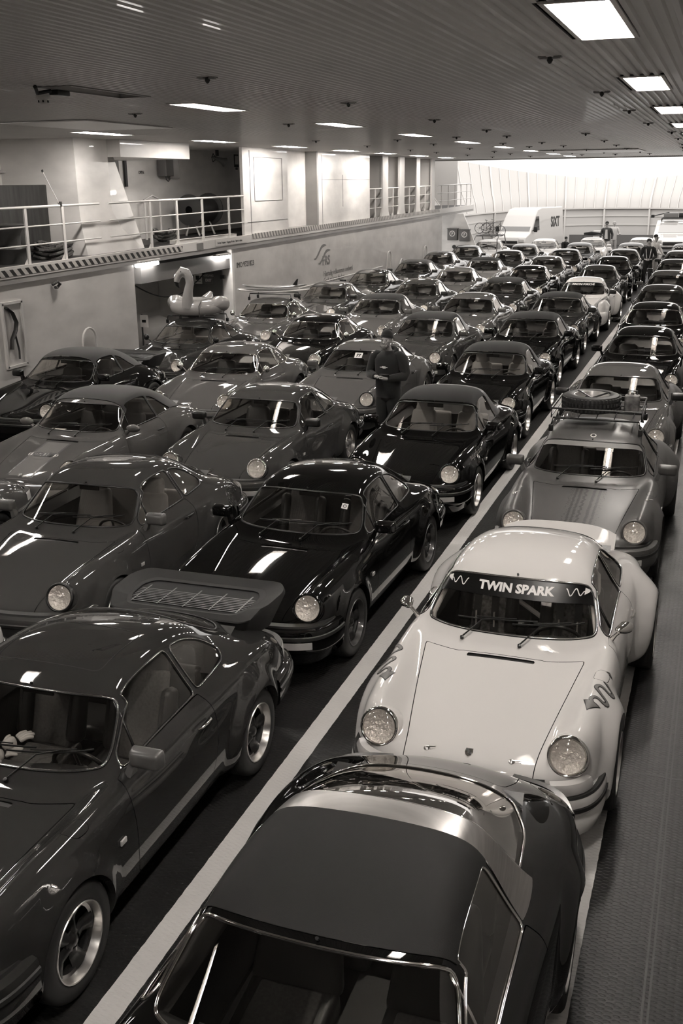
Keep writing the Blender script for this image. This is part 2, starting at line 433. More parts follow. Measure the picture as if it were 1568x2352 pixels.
AX_F,AX_R,WR_=-1.136,1.136,.335
ROW_W0,ROW_W2=9,11
def sstep(a,b,x): t=np.clip((x-a)/(b-a),0,1); return t*t*(3-2*t)
def make_deform(fl_f,fl_r,wf,wr,box=False,duck=False):
    def D(Pt,u,v):
        P_=Pt.copy(); ax=np.abs(P_[:,0]); sg=np.sign(P_[:,0])
        side=sstep(.58,.74,ax)*(1-sstep(.86,1.0,P_[:,2]))
        for ay,fl,w in((AX_F,fl_f,wf),(AX_R,fl_r,wr)):
            r=np.hypot(P_[:,1]-ay,P_[:,2]-.315)
            if box: a=1-sstep(WR_+w-.05,WR_+w,r)
            else: a=1-sstep(WR_-.01,WR_+w,r)
            P_[:,0]+=sg*fl*a*side
        # windscreen glass runs almost straight from cowl to header
        g=(u>9.1)&(u<10.95)&(np.abs(v)<4.1)
        if D.flat and g.any():
            D.flat=False
            vv=v[g]; A_=D(evals(NET,np.full(len(vv),9.1),vv+12),np.full(len(vv),9.1),vv); B_=D(evals(NET,np.full(len(vv),10.95),vv+12),np.full(len(vv),10.95),vv)
            D.flat=True
            t=((u[g]-9.1)/1.85)[:,None]; L_=A_*(1-t)+B_*t
            w=sstep(4.1,3.9,np.abs(vv))[:,None]*.88
            P_[g]=P_[g]*(1-w)+L_*w
        # hood press lines
        hood=(u<8.6)*(u>2)
        dd=np.abs(ax-(.20+.05*(P_[:,1]+1.9)/1.1))
        P_[:,2]+=np.where(hood,.007*sstep(-1.45,-.95,P_[:,1])*(1-sstep(0,.012,ax-(.24+.05*(P_[:,1]+1.9)/1.1))),0)
        return P_
    D.flat=True
    return D
FEND={'narrow':(.012,.02,.10,.12,False),'sc':(.03,.05,.13,.17,False),'turbo':(.05,.105,.16,.26,False),'rsr':(.065,.135,.17,.24,False)}
U_FULL=lambda k:[i/k for i in range(0,23*k+1)]
LIB={}
def arch_lip_test(p): 
    for ay in(AX_F,AX_R):
        if abs(math.hypot(p[1]-ay,p[2]-.315)-WR_)<.004 and abs(p[0])>.5: return True
    return False
def arch_lip_vec(p):
    ay=AX_F if p[1]<0 else AX_R
    d=np.array([0,p[1]-ay,p[2]-.315]);d/=np.linalg.norm(d)
    return (-math.copysign(.07,p[0]),0,0,*(-d))
WS_POLY=None
def body_meshes(roof,fend,lod,mats_paint,slant=False):
    """returns dict of part name -> list of meshes (paint is slot 0)"""
    key=(roof,fend,lod)+((('none' if slant=='none' else 'slant'),) if slant else ())
    if key in LIB: return LIB[key]
    f=FEND[fend]; D=make_deform(f[0],f[1],f[2],f[3],f[4])
    k={0:7,1:4,2:3}[lod]; nv={0:141,1:89,2:69}[lod]
    S=Surf(NET,D,0,nv,ulist=U_FULL(k))
    fc=S.faces; out={}
    ab=np.abs
    # wheel arches
    def arch(ay): return lambda P,U,V: np.where((ab(P[:,0])>.5)&(P[:,2]<.78)&(ab(V)>5.5),np.hypot(P[:,1]-ay,P[:,2]-.315)-WR_,np.where(np.hypot(P[:,1]-ay,P[:,2]-.315)<.5,.3,.3))
    for ay in(AX_F,AX_R): fc=S.drop(fc,arch(ay))
    # openings for the headlamps
    for s_ in(1,-1):
        if slant=='none': break
        if slant: lc=np.array([s_*.60,-1.66,.672]); ld_=np.array([s_*.10,-.62,.78])
        else: lc=np.array([s_*.602,-1.735,.652]); ld_=np.array([s_*.05,-.93,.36])
        ld_=ld_/np.linalg.norm(ld_)
        def flamp(P,U,V,lc=lc,ld_=ld_,s_=s_):
            d=P-lc; a=d@ld_; r=np.linalg.norm(d-a[:,None]*ld_,axis=1)
            return np.where((V*s_>0)&(U<6),np.maximum(r-.124,-(a+.10)),.3)
        fc=S.drop(fc,flamp)
    # windscreen in surface coordinates (rounded rectangle)
    wp=rounded([(-4.02,9.22),(4.02,9.22),(3.74,10.88),(-3.74,10.88)],[.75,.75,.5,.5])
    def fws(P,U,V): return sdf(wp,V,U)*.15
    ws,fc=S.split(fc,fws)
    # side glass
    back=.06 if roof!='cab' else .02
    dpoly=rounded([(-.425,.893),(-.165,1.175),(-.02,1.215),(.20,1.222),(.455,1.212),(.495,.905)],[.03,.05,.15,.2,.05,.03])
    def fdw(P,U,V): return np.where((ab(V)>np.where(U<11.1,4.12,3.5))&(ab(V)<7.2)&(U>8.9)&(U<16),sdf(dpoly,P[:,1],P[:,2]),.3)
    dg,fc=S.split(fc,fdw)
    if roof=='coupe':
        qpoly=rounded([(.545,.912),(.51,1.20),(.72,1.165),(.93,1.075),(1.07,.965),(.98,.925)],[.03,.05,.2,.2,.06,.06])
        def fq(P,U,V): return np.where((ab(V)>3.2)&(ab(V)<7.2)&(U>12)&(U<18),sdf(qpoly,P[:,1],P[:,2]),.3)
        qg,fc=S.split(fc,fq)
        rp=rounded([(-.40,.93),(.40,.93),(.47,1.30),(.38,1.46),(-.38,1.46),(-.47,1.30)],.10)
        def fr(P,U,V): return np.where((U>13)&(P[:,2]>.9)&(ab(V)<4.6),sdf(rp,P[:,0],P[:,1]),.3)
        rg,fc=S.split(fc,fr)
    elif roof=='targa':
        # roof panel, hoop, wrap-round rear glass
        def frp(P,U,V): return np.maximum(np.maximum((11.02-U)*.12,P[:,1]-.50),(ab(V)-3.75)*.06)+np.where(P[:,2]<1.1,.5,0)
        pan,fc=S.split(fc,frp); out['roof_panel_faces']=pan
        def fho(P,U,V): return np.where((ab(V)<6.0)&(P[:,2]>.86),np.maximum(.505-P[:,1],P[:,1]-.70-.12*np.clip((1.2-P[:,2])/.3,0,1)),.3)
        hoop,fc=S.split(fc,fho)
        rp=rounded([(-5.3,14.35),(5.3,14.35),(5.0,15.9),(3.4,17.1),(-3.4,17.1),(-5.0,15.9)],.5)
        def fr(P,U,V): return sdf(rp,V,U)*.12
        rg,fc=S.split(fc,fr); qg=[]
    else:
        qpoly=rounded([(.53,.915),(.50,1.19),(.66,1.15),(.86,1.02),(.98,.93)],[.03,.03,.15,.2,.05])
        def fq(P,U,V): return np.where((ab(V)>3.2)&(ab(V)<7.2)&(U>12)&(U<18),sdf(qpoly,P[:,1],P[:,2]),.3)
        qg,fc=S.split(fc,fq)
        rp=rounded([(-.34,.98),(.34,.98),(.36,1.28),(-.36,1.28)],.08)
        def fr(P,U,V): return np.where((U>13)&(P[:,2]>.9)&(ab(V)<4.6),sdf(rp,P[:,0],P[:,1]),.3)
        rg,fc=S.split(fc,fr)
        def ftop(P,U,V): return np.maximum(np.maximum(-(P[:,1]+.16),P[:,1]-1.42+.25*ab(P[:,0])),(ab(V)-5.75+.35*sstep(.6,1.3,P[:,1]))*.07)+np.where(P[:,2]<.86,.5,0)
        top,fc=S.split(fc,ftop)
    # hood, doors, engine lid with their gaps
    hp=rounded([(-.57,-.70),(-.3,-.785),(.3,-.785),(.57,-.70),(.50,-1.20),(.415,-1.75),(.40,-2.2),(-.40,-2.2),(-.415,-1.75),(-.50,-1.20)],[.03,.1,.1,.03,.3,.1,0,0,.1,.3])
    def fh(P,U,V): return np.where((U<9.2),sdf(hp,P[:,0],P[:,1]),.3)+np.where((P[:,2]<.52)&(U<3),.6*(.52-P[:,2]),0)
    g=.0035
    hood,fc=S.split(fc,fh,-g); fc=S.drop(fc,fh,g*.6)
    vp=None
    dp=rounded([(-.50,.888),(.52,.897),(.575,.80),(.565,.60),(.50,.40),(.42,.235),(-.46,.235),(-.50,.40)],[.02,.02,.1,.1,.1,.08,.08,.1])
    def fd(P,U,V): return np.where((ab(V)>5.2)&(U>7)&(U<16.5),sdf(dp,P[:,1],P[:,2]),.3)
    door,fc=S.split(fc,fd,-g); fc=S.drop(fc,fd,g*.6)
    ep=rounded([(-.40,1.53),(.40,1.53),(.44,1.75),(.42,2.06),(-.42,2.06),(-.44,1.75)],.06)
    def fe(P,U,V): return np.where((U>15)&(P[:,2]>.6),sdf(ep,P[:,0],P[:,1]),.3)
    lid,fc=S.split(fc,fe,-g); fc=S.drop(fc,fe,g*.6)
    # fuel flap line on the left front wing
    if lod==0:
        fp=rounded([(.655,-1.02),(.75,-1.0),(.76,-.86),(.665,-.88)],.045)
        def ff(P,U,V): return np.where((V>3)&(U<9),sdf(fp,P[:,0],P[:,1]),.3)
        flap,fc=S.split(fc,ff,-.002); fc=S.drop(fc,ff,.0005)
        out['fuel_flap']=[S.mesh('fuel_flap',flap,[mats_paint])]
        vp_=rounded([(-.24,-.845),(.24,-.845),(.24,-.805),(-.24,-.805)],.006)
        def fv(P,U,V): return np.where(U<9.2,sdf(vp_,P[:,0],P[:,1]),.3)
        ven,hood=S.split(hood,fv)
        out['vent_grille']=[S.mesh('vent_grille',ven,[M['black']],offset=-.010)]
    def sel(fs,t): return [q for q in fs if t(S.V[q[0]])]
    out['body']=[S.mesh('car_body',fc,[mats_paint],lip=(arch_lip_test,arch_lip_vec))]
    out['hood']=[S.mesh('car_hood',hood,[mats_paint])]
    out['door']=[S.mesh('car_door',sel(door,lambda v:v>0),[mats_paint]),S.mesh('car_door',sel(door,lambda v:v<0),[mats_paint])]
    out['engine_lid']=[S.mesh('engine_lid',lid,[mats_paint])]
    out['ws_faces']=ws; out['windshield']=[S.mesh('windshield',ws,[M['glass']],offset=-.004)]
    out['side_window']=[S.mesh('side_window',sel(q,t),[M['glass']],offset=-.004) for q in([dg,qg] if qg else [dg]) for t in(lambda v:v>0,lambda v:v<0)]
    out['rear_window']=[S.mesh('rear_window',rg,[M['glass']],offset=-.004)]
    if roof=='targa':
        out['roof_panel']=[S.mesh('roof_panel',pan,[M['vinyl_top']],offset=.006)]
        out['targa_hoop']=[S.mesh('targa_hoop',hoop,[M['brushed']],offset=.005)]
    if roof=='cab':
        out['soft_top']=[S.mesh('soft_top',top,[M['canvas']],offset=.008)]
    out.pop('roof_panel_faces',None)
    mb=MB(); w=.016 if lod==0 else .02
    lw=S.outline(ws); ld=S.outline(dg); lq=S.outline(qg) if qg else []; lr=S.outline(rg)
    strip_from(lw,mb,.020,.005,0,.001); strip_from(ld,mb,w,.005,0,.001); 
    if lq: strip_from(lq,mb,w,.005,0,.001)
    strip_from(lr,mb,w,.005,0,.001)
    out['window_trim']=[mb.mesh('window_trim',[M['black']])]
    if lod==0:   # bright inner bead of the windscreen seal and the quarterlight bars
        mb=MB(); strip_from(lw,mb,.006,.008,0,.002); strip_from(ld,mb,.005,.007,0,.002)
        if lq: strip_from(lq,mb,.005,.007,0,.002)
        out['trim_bead']=[mb.mesh('trim_bead',[M['chrome']])]
    # quarterlight bars
    out['quarterlight_bar']=[]
    for s in(1,-1):
        mb=MB(); a=S_point(S,-.255,.90,s);b=S_point(S,-.17,1.155,s)
        mb.tube([a,((a[0]+b[0])/2+s*.004,(a[1]+b[1])/2,(a[2]+b[2])/2),b],.009,6)
        out['quarterlight_bar'].append(mb.mesh('quarterlight_bar',[M['black']]))
    LIB[key]=out; out['surf']=S
    return out
def S_point(S,y,z,s):
    """a point of the car's side at (y,z)"""
    if not hasattr(S,'_kd'):
        S._kd=S.P.copy()
    p=S._kd; m=(p[:,0]*s>.45); q=p[m]; d=np.hypot(q[:,1]-y,q[:,2]-z); i=int(np.argmin(d))
    return (q[i][0],y,z)
def surf_at(S,x,y,side='top'):
    p=S.P; m=p[:,2]>.45; q=p[m]; idx=np.where(m)[0]; d=np.hypot(q[:,0]-x,q[:,1]-y)-q[:,2]*.0; i=idx[int(np.argmin(d))]
    return S.P[i],S.normals([i])[0],S.U[i],S.V[i]

# ---- wheels
def tyre_mesh(lod,w=.20):
    n={0:56,1:32,2:20}[lod]; mb=MB(); h=w/2
    prof=[(.205,-h+.012),(.215,-h),(.245,-h-.004),(.285,-h-.002),(.302,-h+.010),(.311,-h+.028),(.313,-h*.5),(.314,0),(.313,h*.5),(.311,h-.028),(.302,h-.010),(.285,h+.002),(.245,h+.004),(.215,h),(.205,h-.012)]
    mb.lathe(prof,n,0)
    if lod==0:
        for g in(-.035,0,.035): mb.lathe([(.3145,g-.003),(.308,g-.003),(.308,g+.003),(.3145,g+.003)],n,1)
    return mb.mesh('tyre',[M['rubber'],M['matblack']],45)
def rim_mesh(lod,style,w=.20):
    n={0:48,1:28,2:16}[lod]; mb=MB(); h=w/2
    lipm=0
    mb.lathe([(.205,h-.012),(.213,h-.002),(.210,h+.004),(.203,h+.003),(.196,h-.02),(.190,h-.045),(.172,h-.052)],n,0)   # outer lip
    mb.lathe([(.172,h-.052),(.165,h-.09),(.162,-h+.02),(.205,-h+.012)],n,1)  # barrel
    mb.lathe([(0,h-.13),(.164,h-.13)],n,1) # back disc (brake)
    mb.lathe([(0,h-.028),(.026,h-.030),(.034,h-.040),(.060,h-.046),(.066,h-.075)],max(12,n//2),2)
    # five petals
    for k in range(5):
        a=2*math.pi*k/5+.3; Mx=Matrix.Rotation(a,4,'Z')
        pts=[(.045,.032),(.075,.040),(.11,.040),(.145,.048),(.178,.066)]
        vs=[];fs=[]
        for r,hw in pts:
            z=h-.040-.02*(1-abs(r-.11)/.07)
            vs+=[(r,-hw,z-.016),(r,-hw*.6,z),(r,0,z+.007),(r,hw*.6,z),(r,hw,z-.016)]
        for i in range(len(pts)-1):
            for j in range(4): fs.append((i*5+j,(i+1)*5+j,(i+1)*5+j+1,i*5+j+1))
        if style=='bar':
            vs=[(x,y*.45,z) for x,y,z in vs]
        mb.add(vs,fs,2,True,Mx)
    m={'fuchs':[M['alu'],M['black'],M['rimpaint']],'silver':[M['alu'],M['rimsilver'],M['rimsilver']],'bar':[M['alu'],M['black'],M['rimsilver']],'dark':[M['rimpaint'],M['black'],M['rimpaint']]}[style]
    return mb.mesh('rim',m,50)
WL={}
def wheel(parent,x,y,lod,style,w):
    k=(lod,w)
    if k not in WL: WL[k]=tyre_mesh(lod,w)
    k2=(lod,style,w)
    if k2 not in WL: WL[k2]=rim_mesh(lod,style,w)
    s=1 if x>0 else -1
    o=link('wheel',WL[k],parent,(x,y,.314)); o.rotation_euler=(0,s*math.pi/2,0) 
    r=link('rim',WL[k2],o)
    return o
# ---- headlamp
def lamp_meshes(lod):
    n={0:40,1:24,2:16}[lod]
    if ('lamp',lod) in WL: return WL[('lamp',lod)]
    mb=MB()
    mb.lathe([(.128,.0),(.131,-.03),(.130,-.10),(.118,-.22),(.08,-.34)],n,0)
    bucket=mb.mesh('headlight_bowl',[P['black']],60)
    mb=MB(); mb.lathe([(.131,-.004),(.130,.010),(.122,.020),(.112,.019),(.107,.010),(.106,0)],n,0)
    ring=mb.mesh('headlight_ring',[M['chrome']],60)
    mb=MB()
    prof=[(.108*math.sin(t),.012+.030*(math.cos(t))) for t in np.linspace(0,math.pi/2,7)]
    mb.lathe(prof,n,0)
    mb.lathe([(.001,-.030),(.03,-.028),(.06,-.018),(.09,-.002),(.106,.010)],n,1)
    lens=mb.mesh('headlight_lens',[M['lens'],M['reflector']],70)
    WL[('lamp',lod)]=(bucket,ring,lens); return WL[('lamp',lod)]
def headlight(parent,s,lod,pt,ringmat=None,slant=False):
    b,r,l=lamp_meshes(lod)
    if slant: loc=(s*.60,-1.66,.672); d=(s*.10,-.62,.78)
    else: loc=(s*.602,-1.735,.652); d=(s*.05,-.93,.36)
    o=link('headlight',b,parent); o.matrix_local=axis_m(loc,d)
    if slant: o.scale=(1.0,1.25,.7)
    o.material_slots[0].link='OBJECT'; o.material_slots[0].material=pt
    q=link('headlight_ring',r,o)
    if ringmat: q.material_slots[0].link='OBJECT'; q.material_slots[0].material=ringmat
    link('headlight_lens',l,o)
    return o
# ---- bumpers
def plan_front(out=0.0):
    pts=[(-.815,-1.50),(-.812,-1.60),(-.79,-1.72),(-.745,-1.82),(-.66,-1.90),(-.52,-1.955),(-.30,-1.99),(0,-2.0),(.30,-1.99),(.52,-1.955),(.66,-1.90),(.745,-1.82),(.79,-1.72),(.812,-1.60),(.815,-1.50)]
    return pts
def smooth_path(pts,z,k=5,closed=False):
    P2=np.array([(p[0],p[1],0) for p in pts],float); n=len(P2)
    t=np.linspace(0,n-1,(n-1)*k+1)
    N=np.vstack([2*P2[0]-P2[1],P2,2*P2[-1]-P2[-2]]); w,i=bsp(n,t); i=np.clip(i+1,0,n+1)
    q=sum(w[:,a:a+1]*N[i[:,a]] for a in range(4))
    d=np.gradient(q,axis=0); d/=np.linalg.norm(d,axis=1)[:,None]
    return [((a[0],a[1],z),(b[1],-b[0])) for a,b in zip(q,d)]
def front_bumper_mesh(kind,lod):
    key=('fb',kind,lod)
    if key in WL: return WL[key]
    k={0:6,1:3,2:2}[lod]; mb=MB(); path=smooth_path(plan_front(),0,k)
    if kind=='impact':
        mb.sweep(path,[(-.10,.525),(-.03,.53),(.012,.515),(.02,.49),(.02,.35),(.012,.325),(-.02,.31),(-.035,.29),(-.045,.22),(-.11,.17)],0)
        mb.sweep(path,[(.021,.475),(.030,.468),(.030,.442),(.021,.435)],1)          # rubber strip
        mb.sweep(path,[(-.11,.545),(-.035,.548),(-.03,.53)],1)                        # filler
    elif kind=='early':
        mb.sweep(path,[(-.11,.455),(-.03,.46),(.005,.45),(.013,.43),(.012,.36),(-.0,.33),(-.02,.31),(-.01,.30),(.012,.27),(.0,.20),(-.05,.15),(-.12,.13)],0)
        mb.sweep(path,[(.012,.395),(.022,.39),(.022,.365),(.012,.36)],1)
        mb.sweep(path,[(-.03,.462),(.0,.470),(.006,.455),(.0,.45)],1)
    else:
        mb.sweep(path,[(-.10,.535),(-.02,.535),(.02,.50),(.035,.44),(.035,.33),(.02,.24),(-.03,.18),(-.10,.16)],0)
    me=mb.mesh('front_bumper',[P['black'],M['rubber']],50); WL[key]=me; return me
def rear_bumper_mesh(kind,lod):
    key=('rb',kind,lod)
    if key in WL: return WL[key]
    k={0:5,1:3,2:2}[lod]
    pts=[(.83,1.52),(.82,1.68),(.79,1.86),(.735,2.0),(.63,2.09),(.45,2.145),(.22,2.17),(0,2.175),(-.22,2.17),(-.45,2.145),(-.63,2.09),(-.735,2.0),(-.79,1.86),(-.82,1.68),(-.83,1.52)]
    path=smooth_path(pts,0,k); mb=MB()
    hh=.54 if kind!='early' else .50
    mb.sweep(path,[(-.16,hh+.012),(-.03,hh+.010),(.012,hh-.01),(.02,hh-.03),(.02,hh-.17),(.01,hh-.20),(-.03,hh-.23),(-.14,.26)],0)
    mb.sweep(path,[(.021,hh-.06),(.032,hh-.067),(.032,hh-.10),(.021,hh-.107)],1)
    # wrap-round lamps between the wing and the bumper
    me=mb.mesh('rear_bumper',[P['black'],M['rubber']],50); WL[key]=me; return me
def tail_lamp_mesh(s,lod):
    key=('tl',s,lod)
    if key in WL: return WL[key]
    pts=[(.80,1.82),(.765,1.93),(.71,2.02),(.62,2.09),(.50,2.13),(.38,2.15)]
    path=smooth_path(pts if s>0 else [(-x,y) for x,y in reversed(pts)],0,3); mb=MB()
    mb.sweep(path,[(-.10,.675),(-.055,.672),(-.045,.64),(-.035,.56),(-.10,.55)],0)
    mb.sweep(path,[(-.052,.664),(-.044,.655),(-.034,.575),(-.044,.566)],1)
    me=mb.mesh('tail_light',[M['tail'],M['indicator']],50); WL[key]=me; return me
def indicator_mesh(kind,s,lod):
    key=('in',kind,s,lod)
    if key in WL: return WL[key]
    path=smooth_path(plan_front(),0,6); mb=MB()
    if kind=='impact': sub=[p for p in path if .44<s*p[0][0]<.70]; prof=[(.018,.425),(.028,.42),(.028,.365),(.018,.36)]
    elif kind=='early': sub=[p for p in path if .52<s*p[0][0]<.785]; prof=[(-.075,.545),(-.035,.535),(-.018,.50),(-.022,.468)]
    else: sub=[p for p in path if .46<s*p[0][0]<.74]; prof=[(.022,.50),(.036,.47),(.038,.42),(.03,.40)]
    mb.sweep(sub,prof,0,cap=False)
    if kind=='early':
        g=[p for p in path if .40<s*p[0][0]<.53]
        mb.sweep(g,[(-.09,.545),(-.05,.54),(-.045,.46)],1)
        for q in range(4):
            z=.475+q*.018; mb.sweep(g,[(-.046,z),(-.036,z+.003),(-.046,z+.006)],2)
    me=mb.mesh('turn_signal',[M['indicator'],M['matblack'],M['black']],50); WL[key]=me; return me
# ---- mirrors
def mirror_mesh(kind,s,lod):
    key=('mi',kind,s,lod)
    if key in WL: return WL[key]
    mb=MB()
    if kind=='flag':
        bm=bmesh.new(); bmesh.ops.create_cube(bm,size=1)
        for v in bm.verts:
            a=v.co; x=.10+a.x*.175; y=a.y*.075; z=.075+a.z*.105
            if a.y<0: x=.10+a.x*.150; z=.075+a.z*.080
            v.co=Vector((x,y,z))
        bmesh.ops.bevel(bm,geom=list(bm.edges),offset=.022,segments=3,affect='EDGES',profile=.5)
        mb.bm(bm,0,True); mb.box((.10,.0385,.075),(.15,.004,.085),2)
        mb.add([(-.01,-.03,-.02),(.03,-.035,-.02),(.05,-.02,.05),(.02,-.02,.055),(-.01,.04,-.02),(.03,.035,-.02),(.05,.02,.05),(.02,.02,.055)],[(0,1,2,3),(5,4,7,6),(0,3,7,4),(1,5,6,2),(3,2,6,7)],0)
        mats=[P['black'],M['rubber'],M['chrome']]
    elif kind=='round':
        mb.tube([(0,0,0),(.03,-.02,.05),(.07,-.03,.085)],[.014,.011,.012],8,0)
        Mx=axis_m((.095,-.035,.105),(0,1,.05))
        mb.lathe([(0,-.05),(.03,-.045),(.05,-.03),(.062,0),(.062,.012),(.058,.014)],24,0,Mx); mb.lathe([(0,.012),(.058,.012)],24,1,Mx)
        mats=[M['chrome'],M['chrome']]
    elif kind=='bullet':
        mb.tube([(0,0,0),(.03,-.015,.045),(.055,-.02,.075)],[.018,.012,.013],8,0)
        mb.tube([(.04,-.10,.11),(.05,-.08,.108),(.075,-.04,.105),(.09,.0,.10),(.095,.035,.10)],[.008,.03,.046,.052,.050],16,0,sy=.75)
        mats=[M['chrome'],M['chrome']]
    else: # teardrop
        bm=bmesh.new(); bmesh.ops.create_uvsphere(bm,u_segments=16,v_segments=10,radius=1)
        for v in bm.verts:
            v.co=Vector((.11+v.co.x*.105,(v.co.y*.06 if v.co.y<0 else v.co.y*.03),.065+v.co.z*.055))
        mb.bm(bm,0,True); mb.tube([(0,0,0),(.05,0,.03)],[.03,.02],8,0)
        mats=[P['black']]
    if s<0: mb.v=[(-x,y,z) for x,y,z in mb.v]
    me=mb.mesh('side_mirror',mats,50); WL[key]=me; return me
# ---- cabin
def seat_mesh(kind,lod):
    key=('seat',kind,lod)
    if key in WL: return WL[key]
    mb=MB(); seg=3 if lod==0 else 1
    def pad(c,d,rx,mi,bev,taper=1.0):
        bm=bmesh.new(); bmesh.ops.create_cube(bm,size=1)
        for v in bm.verts:
            t=taper if v.co.z>0 else 1
            v.co=Vector((v.co.x*d[0]*t,v.co.y*d[1],v.co.z*d[2]))
        bmesh.ops.bevel(bm,geom=list(bm.edges),offset=bev,segments=seg,affect='EDGES',profile=.5)
        mb.bm(bm,mi,True,Matrix.Translation(c)@Matrix.Rotation(rx,4,'X'))
    pad((0,0,.10),(.44,.50,.15),R(8),0,.04); 
    if kind=='sport':
        for s in(-1,1): pad((s*.20,.02,.17),(.09,.46,.14),R(6),0,.04); pad((s*.19,.30,.45),(.11,.15,.46),R(-18),0,.05,.85)
        pad((0,.34,.46),(.32,.10,.62),R(-18),1,.035,.95); pad((0,.47,.80),(.30,.12,.20),R(-14),0,.05,.8)
        pad((0,-.02,.175),(.30,.40,.04),R(6),1,.015)
    else:
        pad((0,.31,.42),(.46,.12,.56),R(-16),0,.05,.72)
        pad((0,.275,.40),(.28,.06,.42),R(-16),1,.02,.75)
        if kind=='tomb': pad((0,.40,.72),(.27,.10,.24),R(-14),0,.045,.85)
        pad((0,-.01,.165),(.32,.40,.05),R(6),1,.02)
        if lod==0:
            for i in range(5): mb.tube([(-.12,.245+i*.02,.27+i*.07),(.12,.245+i*.02,.27+i*.07)],.006,6,0)
    me=mb.mesh('seat',[M['leather_dark'],M['cloth']],60); WL[key]=me; return me
def cabin_mesh(lod):
    key=('cab',lod)
    if key in WL: return WL[key]
    mb=MB()
    # tub: floor, side cards, firewall, parcel shelf
    mb.box((0,.0,.19),(1.36,3.2,.03),0)
    for s in(-1,1):
        mb.add([(s*.70,-.60,.20),(s*.70,1.25,.20),(s*.685,1.25,.86),(s*.685,-.48,.86),(s*.755,1.2,.80),(s*.75,-.5,.80)],[(0,1,2,3)],1)
        mb.add([(s*.685,-.50,.865),(s*.675,1.0,.895),(s*.60,1.0,.80),(s*.62,-.50,.78)],[(0,1,2,3)],1)
        # wheel houses
        for ay in(AX_F,AX_R):
            vs=[];fs=[]
            for i in range(13):
                a=math.pi*i/12; y=ay-math.cos(a)*.37; z=.315+math.sin(a)*.37
                vs+=[(s*.50,y,z),(s*(.74 if ay==AX_F else .76),y,z)]
            n=len(vs)
            for i in range(12): fs.append((2*i,2*i+1,2*i+3,2*i+2))
            fs.append(tuple(range(0,n,2)))
            mb.add(vs,fs,2,False)
    mb.box((0,-.75,.48),(1.30,.03,.60),2); mb.box((0,1.28,.55),(1.20,.03,.60),1)
    mb.add([(-.56,.98,.80),(.56,.98,.80),(.52,1.50,.93),(-.52,1.50,.93)],[(0,1,2,3)],1)
    mb.box((0,1.70,.45),(1.1,.6,.3),2); mb.box((0,-1.38,.40),(.90,.7,.28),2)
    mb.box((0,-.05,.27),(.20,1.3,.16),1)
    me=mb.mesh('cabin_floor',[M['carpet'],M['leather_dark'],M['matblack']]); WL[key]=me; return me
def dash_mesh():
    if 'dash' in WL: return WL['dash']
    mb=MB(); pts=[]
    vs=[];fs=[]
    prof=[(-.64,.815),(-.56,.838),(-.46,.832),(-.41,.80),(-.40,.72),(-.43,.62),(-.50,.58)]
    n=len(prof); xs=np.linspace(-.64,.64,15)
    for x in xs:
        c=.07*(x/.64)**2
        for i,(y,z) in enumerate(prof):
            hump=.035*math.exp(-((x-.33)/.20)**2) if 0<i<4 else 0
            vs.append((x,y+c,z+hump))
    for i in range(len(xs)-1):
        for j in range(n-1): fs.append((i*n+j,(i+1)*n+j,(i+1)*n+j+1,i*n+j+1))
    mb.add(vs,fs,0,True)
    WL['dash']=mb.mesh('dashboard',[M['dash']],60); return WL['dash']
def steer_mesh():
    if 'steer' in WL: return WL['steer']
    mb=MB(); Mx=axis_m((.33,-.27,.73),(0,.90,.42))
    mb.tube([(.185*math.cos(a),.185*math.sin(a),0) for a in np.linspace(0,2*math.pi,36,endpoint=False)],.014,8,0,closed=True,M=Mx)
    mb.lathe([(0,.012),(.05,.008),(.06,-.02)],16,0,Mx)
    for a in(0,math.pi,-math.pi/2): mb.tube([(.04*math.cos(a),.04*math.sin(a),-.01),(.18*math.cos(a),.18*math.sin(a),0)],.011,6,1,M=Mx)
    mb.tube([(.33,-.29,.72),(.33,-.52,.64)],.03,8,0)
    WL['steer']=mb.mesh('steering_wheel',[M['black'],M['alu']],60); return WL['steer']
def wiper_mesh(S,xs,lod):
    key=('wip',xs)
    if key in WL: return WL[key]
    mb=MB()
    p0,n0,_,_=surf_at(S,xs,-.70)
    # blade lies low across the glass
    def ongl(v,u,o=.012):
        e=np.array([u]);w=np.array([v]); p=S.pos(e,w)[0]
        d=S.pos(e+.01,w)[0]-S.pos(e-.01,w)[0]; d2=S.pos(e,w+.01)[0]-S.pos(e,w-.01)[0]; n=-np.cross(d,d2); n/=np.linalg.norm(n); return Vector(p+n*o)
    vb=xs/.21
    a=ongl(vb,8.75,.01); b=ongl(vb+.55,9.5,.03); c=ongl(vb+1.15,9.62,.03)
    mb.lathe([(0,.022),(.012,.02),(.014,0)],10,0,axis_m(a,(0,-.4,.9)))
    mb.tube([a+Vector((0,0,.015)),b,c],[.006,.005,.004],6,0)
    bl=[ongl(v,u,.014) for v,u in zip(np.linspace(vb-.35,vb+2.35,9),np.linspace(9.52,9.66,9))]
    mb.tube(bl,.0055,6,0); mb.tube([p+Vector((0,.006,.012)) for p in bl[2:7]],.004,6,0)
    WL[key]=mb.mesh('wiper',[M['black']],60); return WL[key]
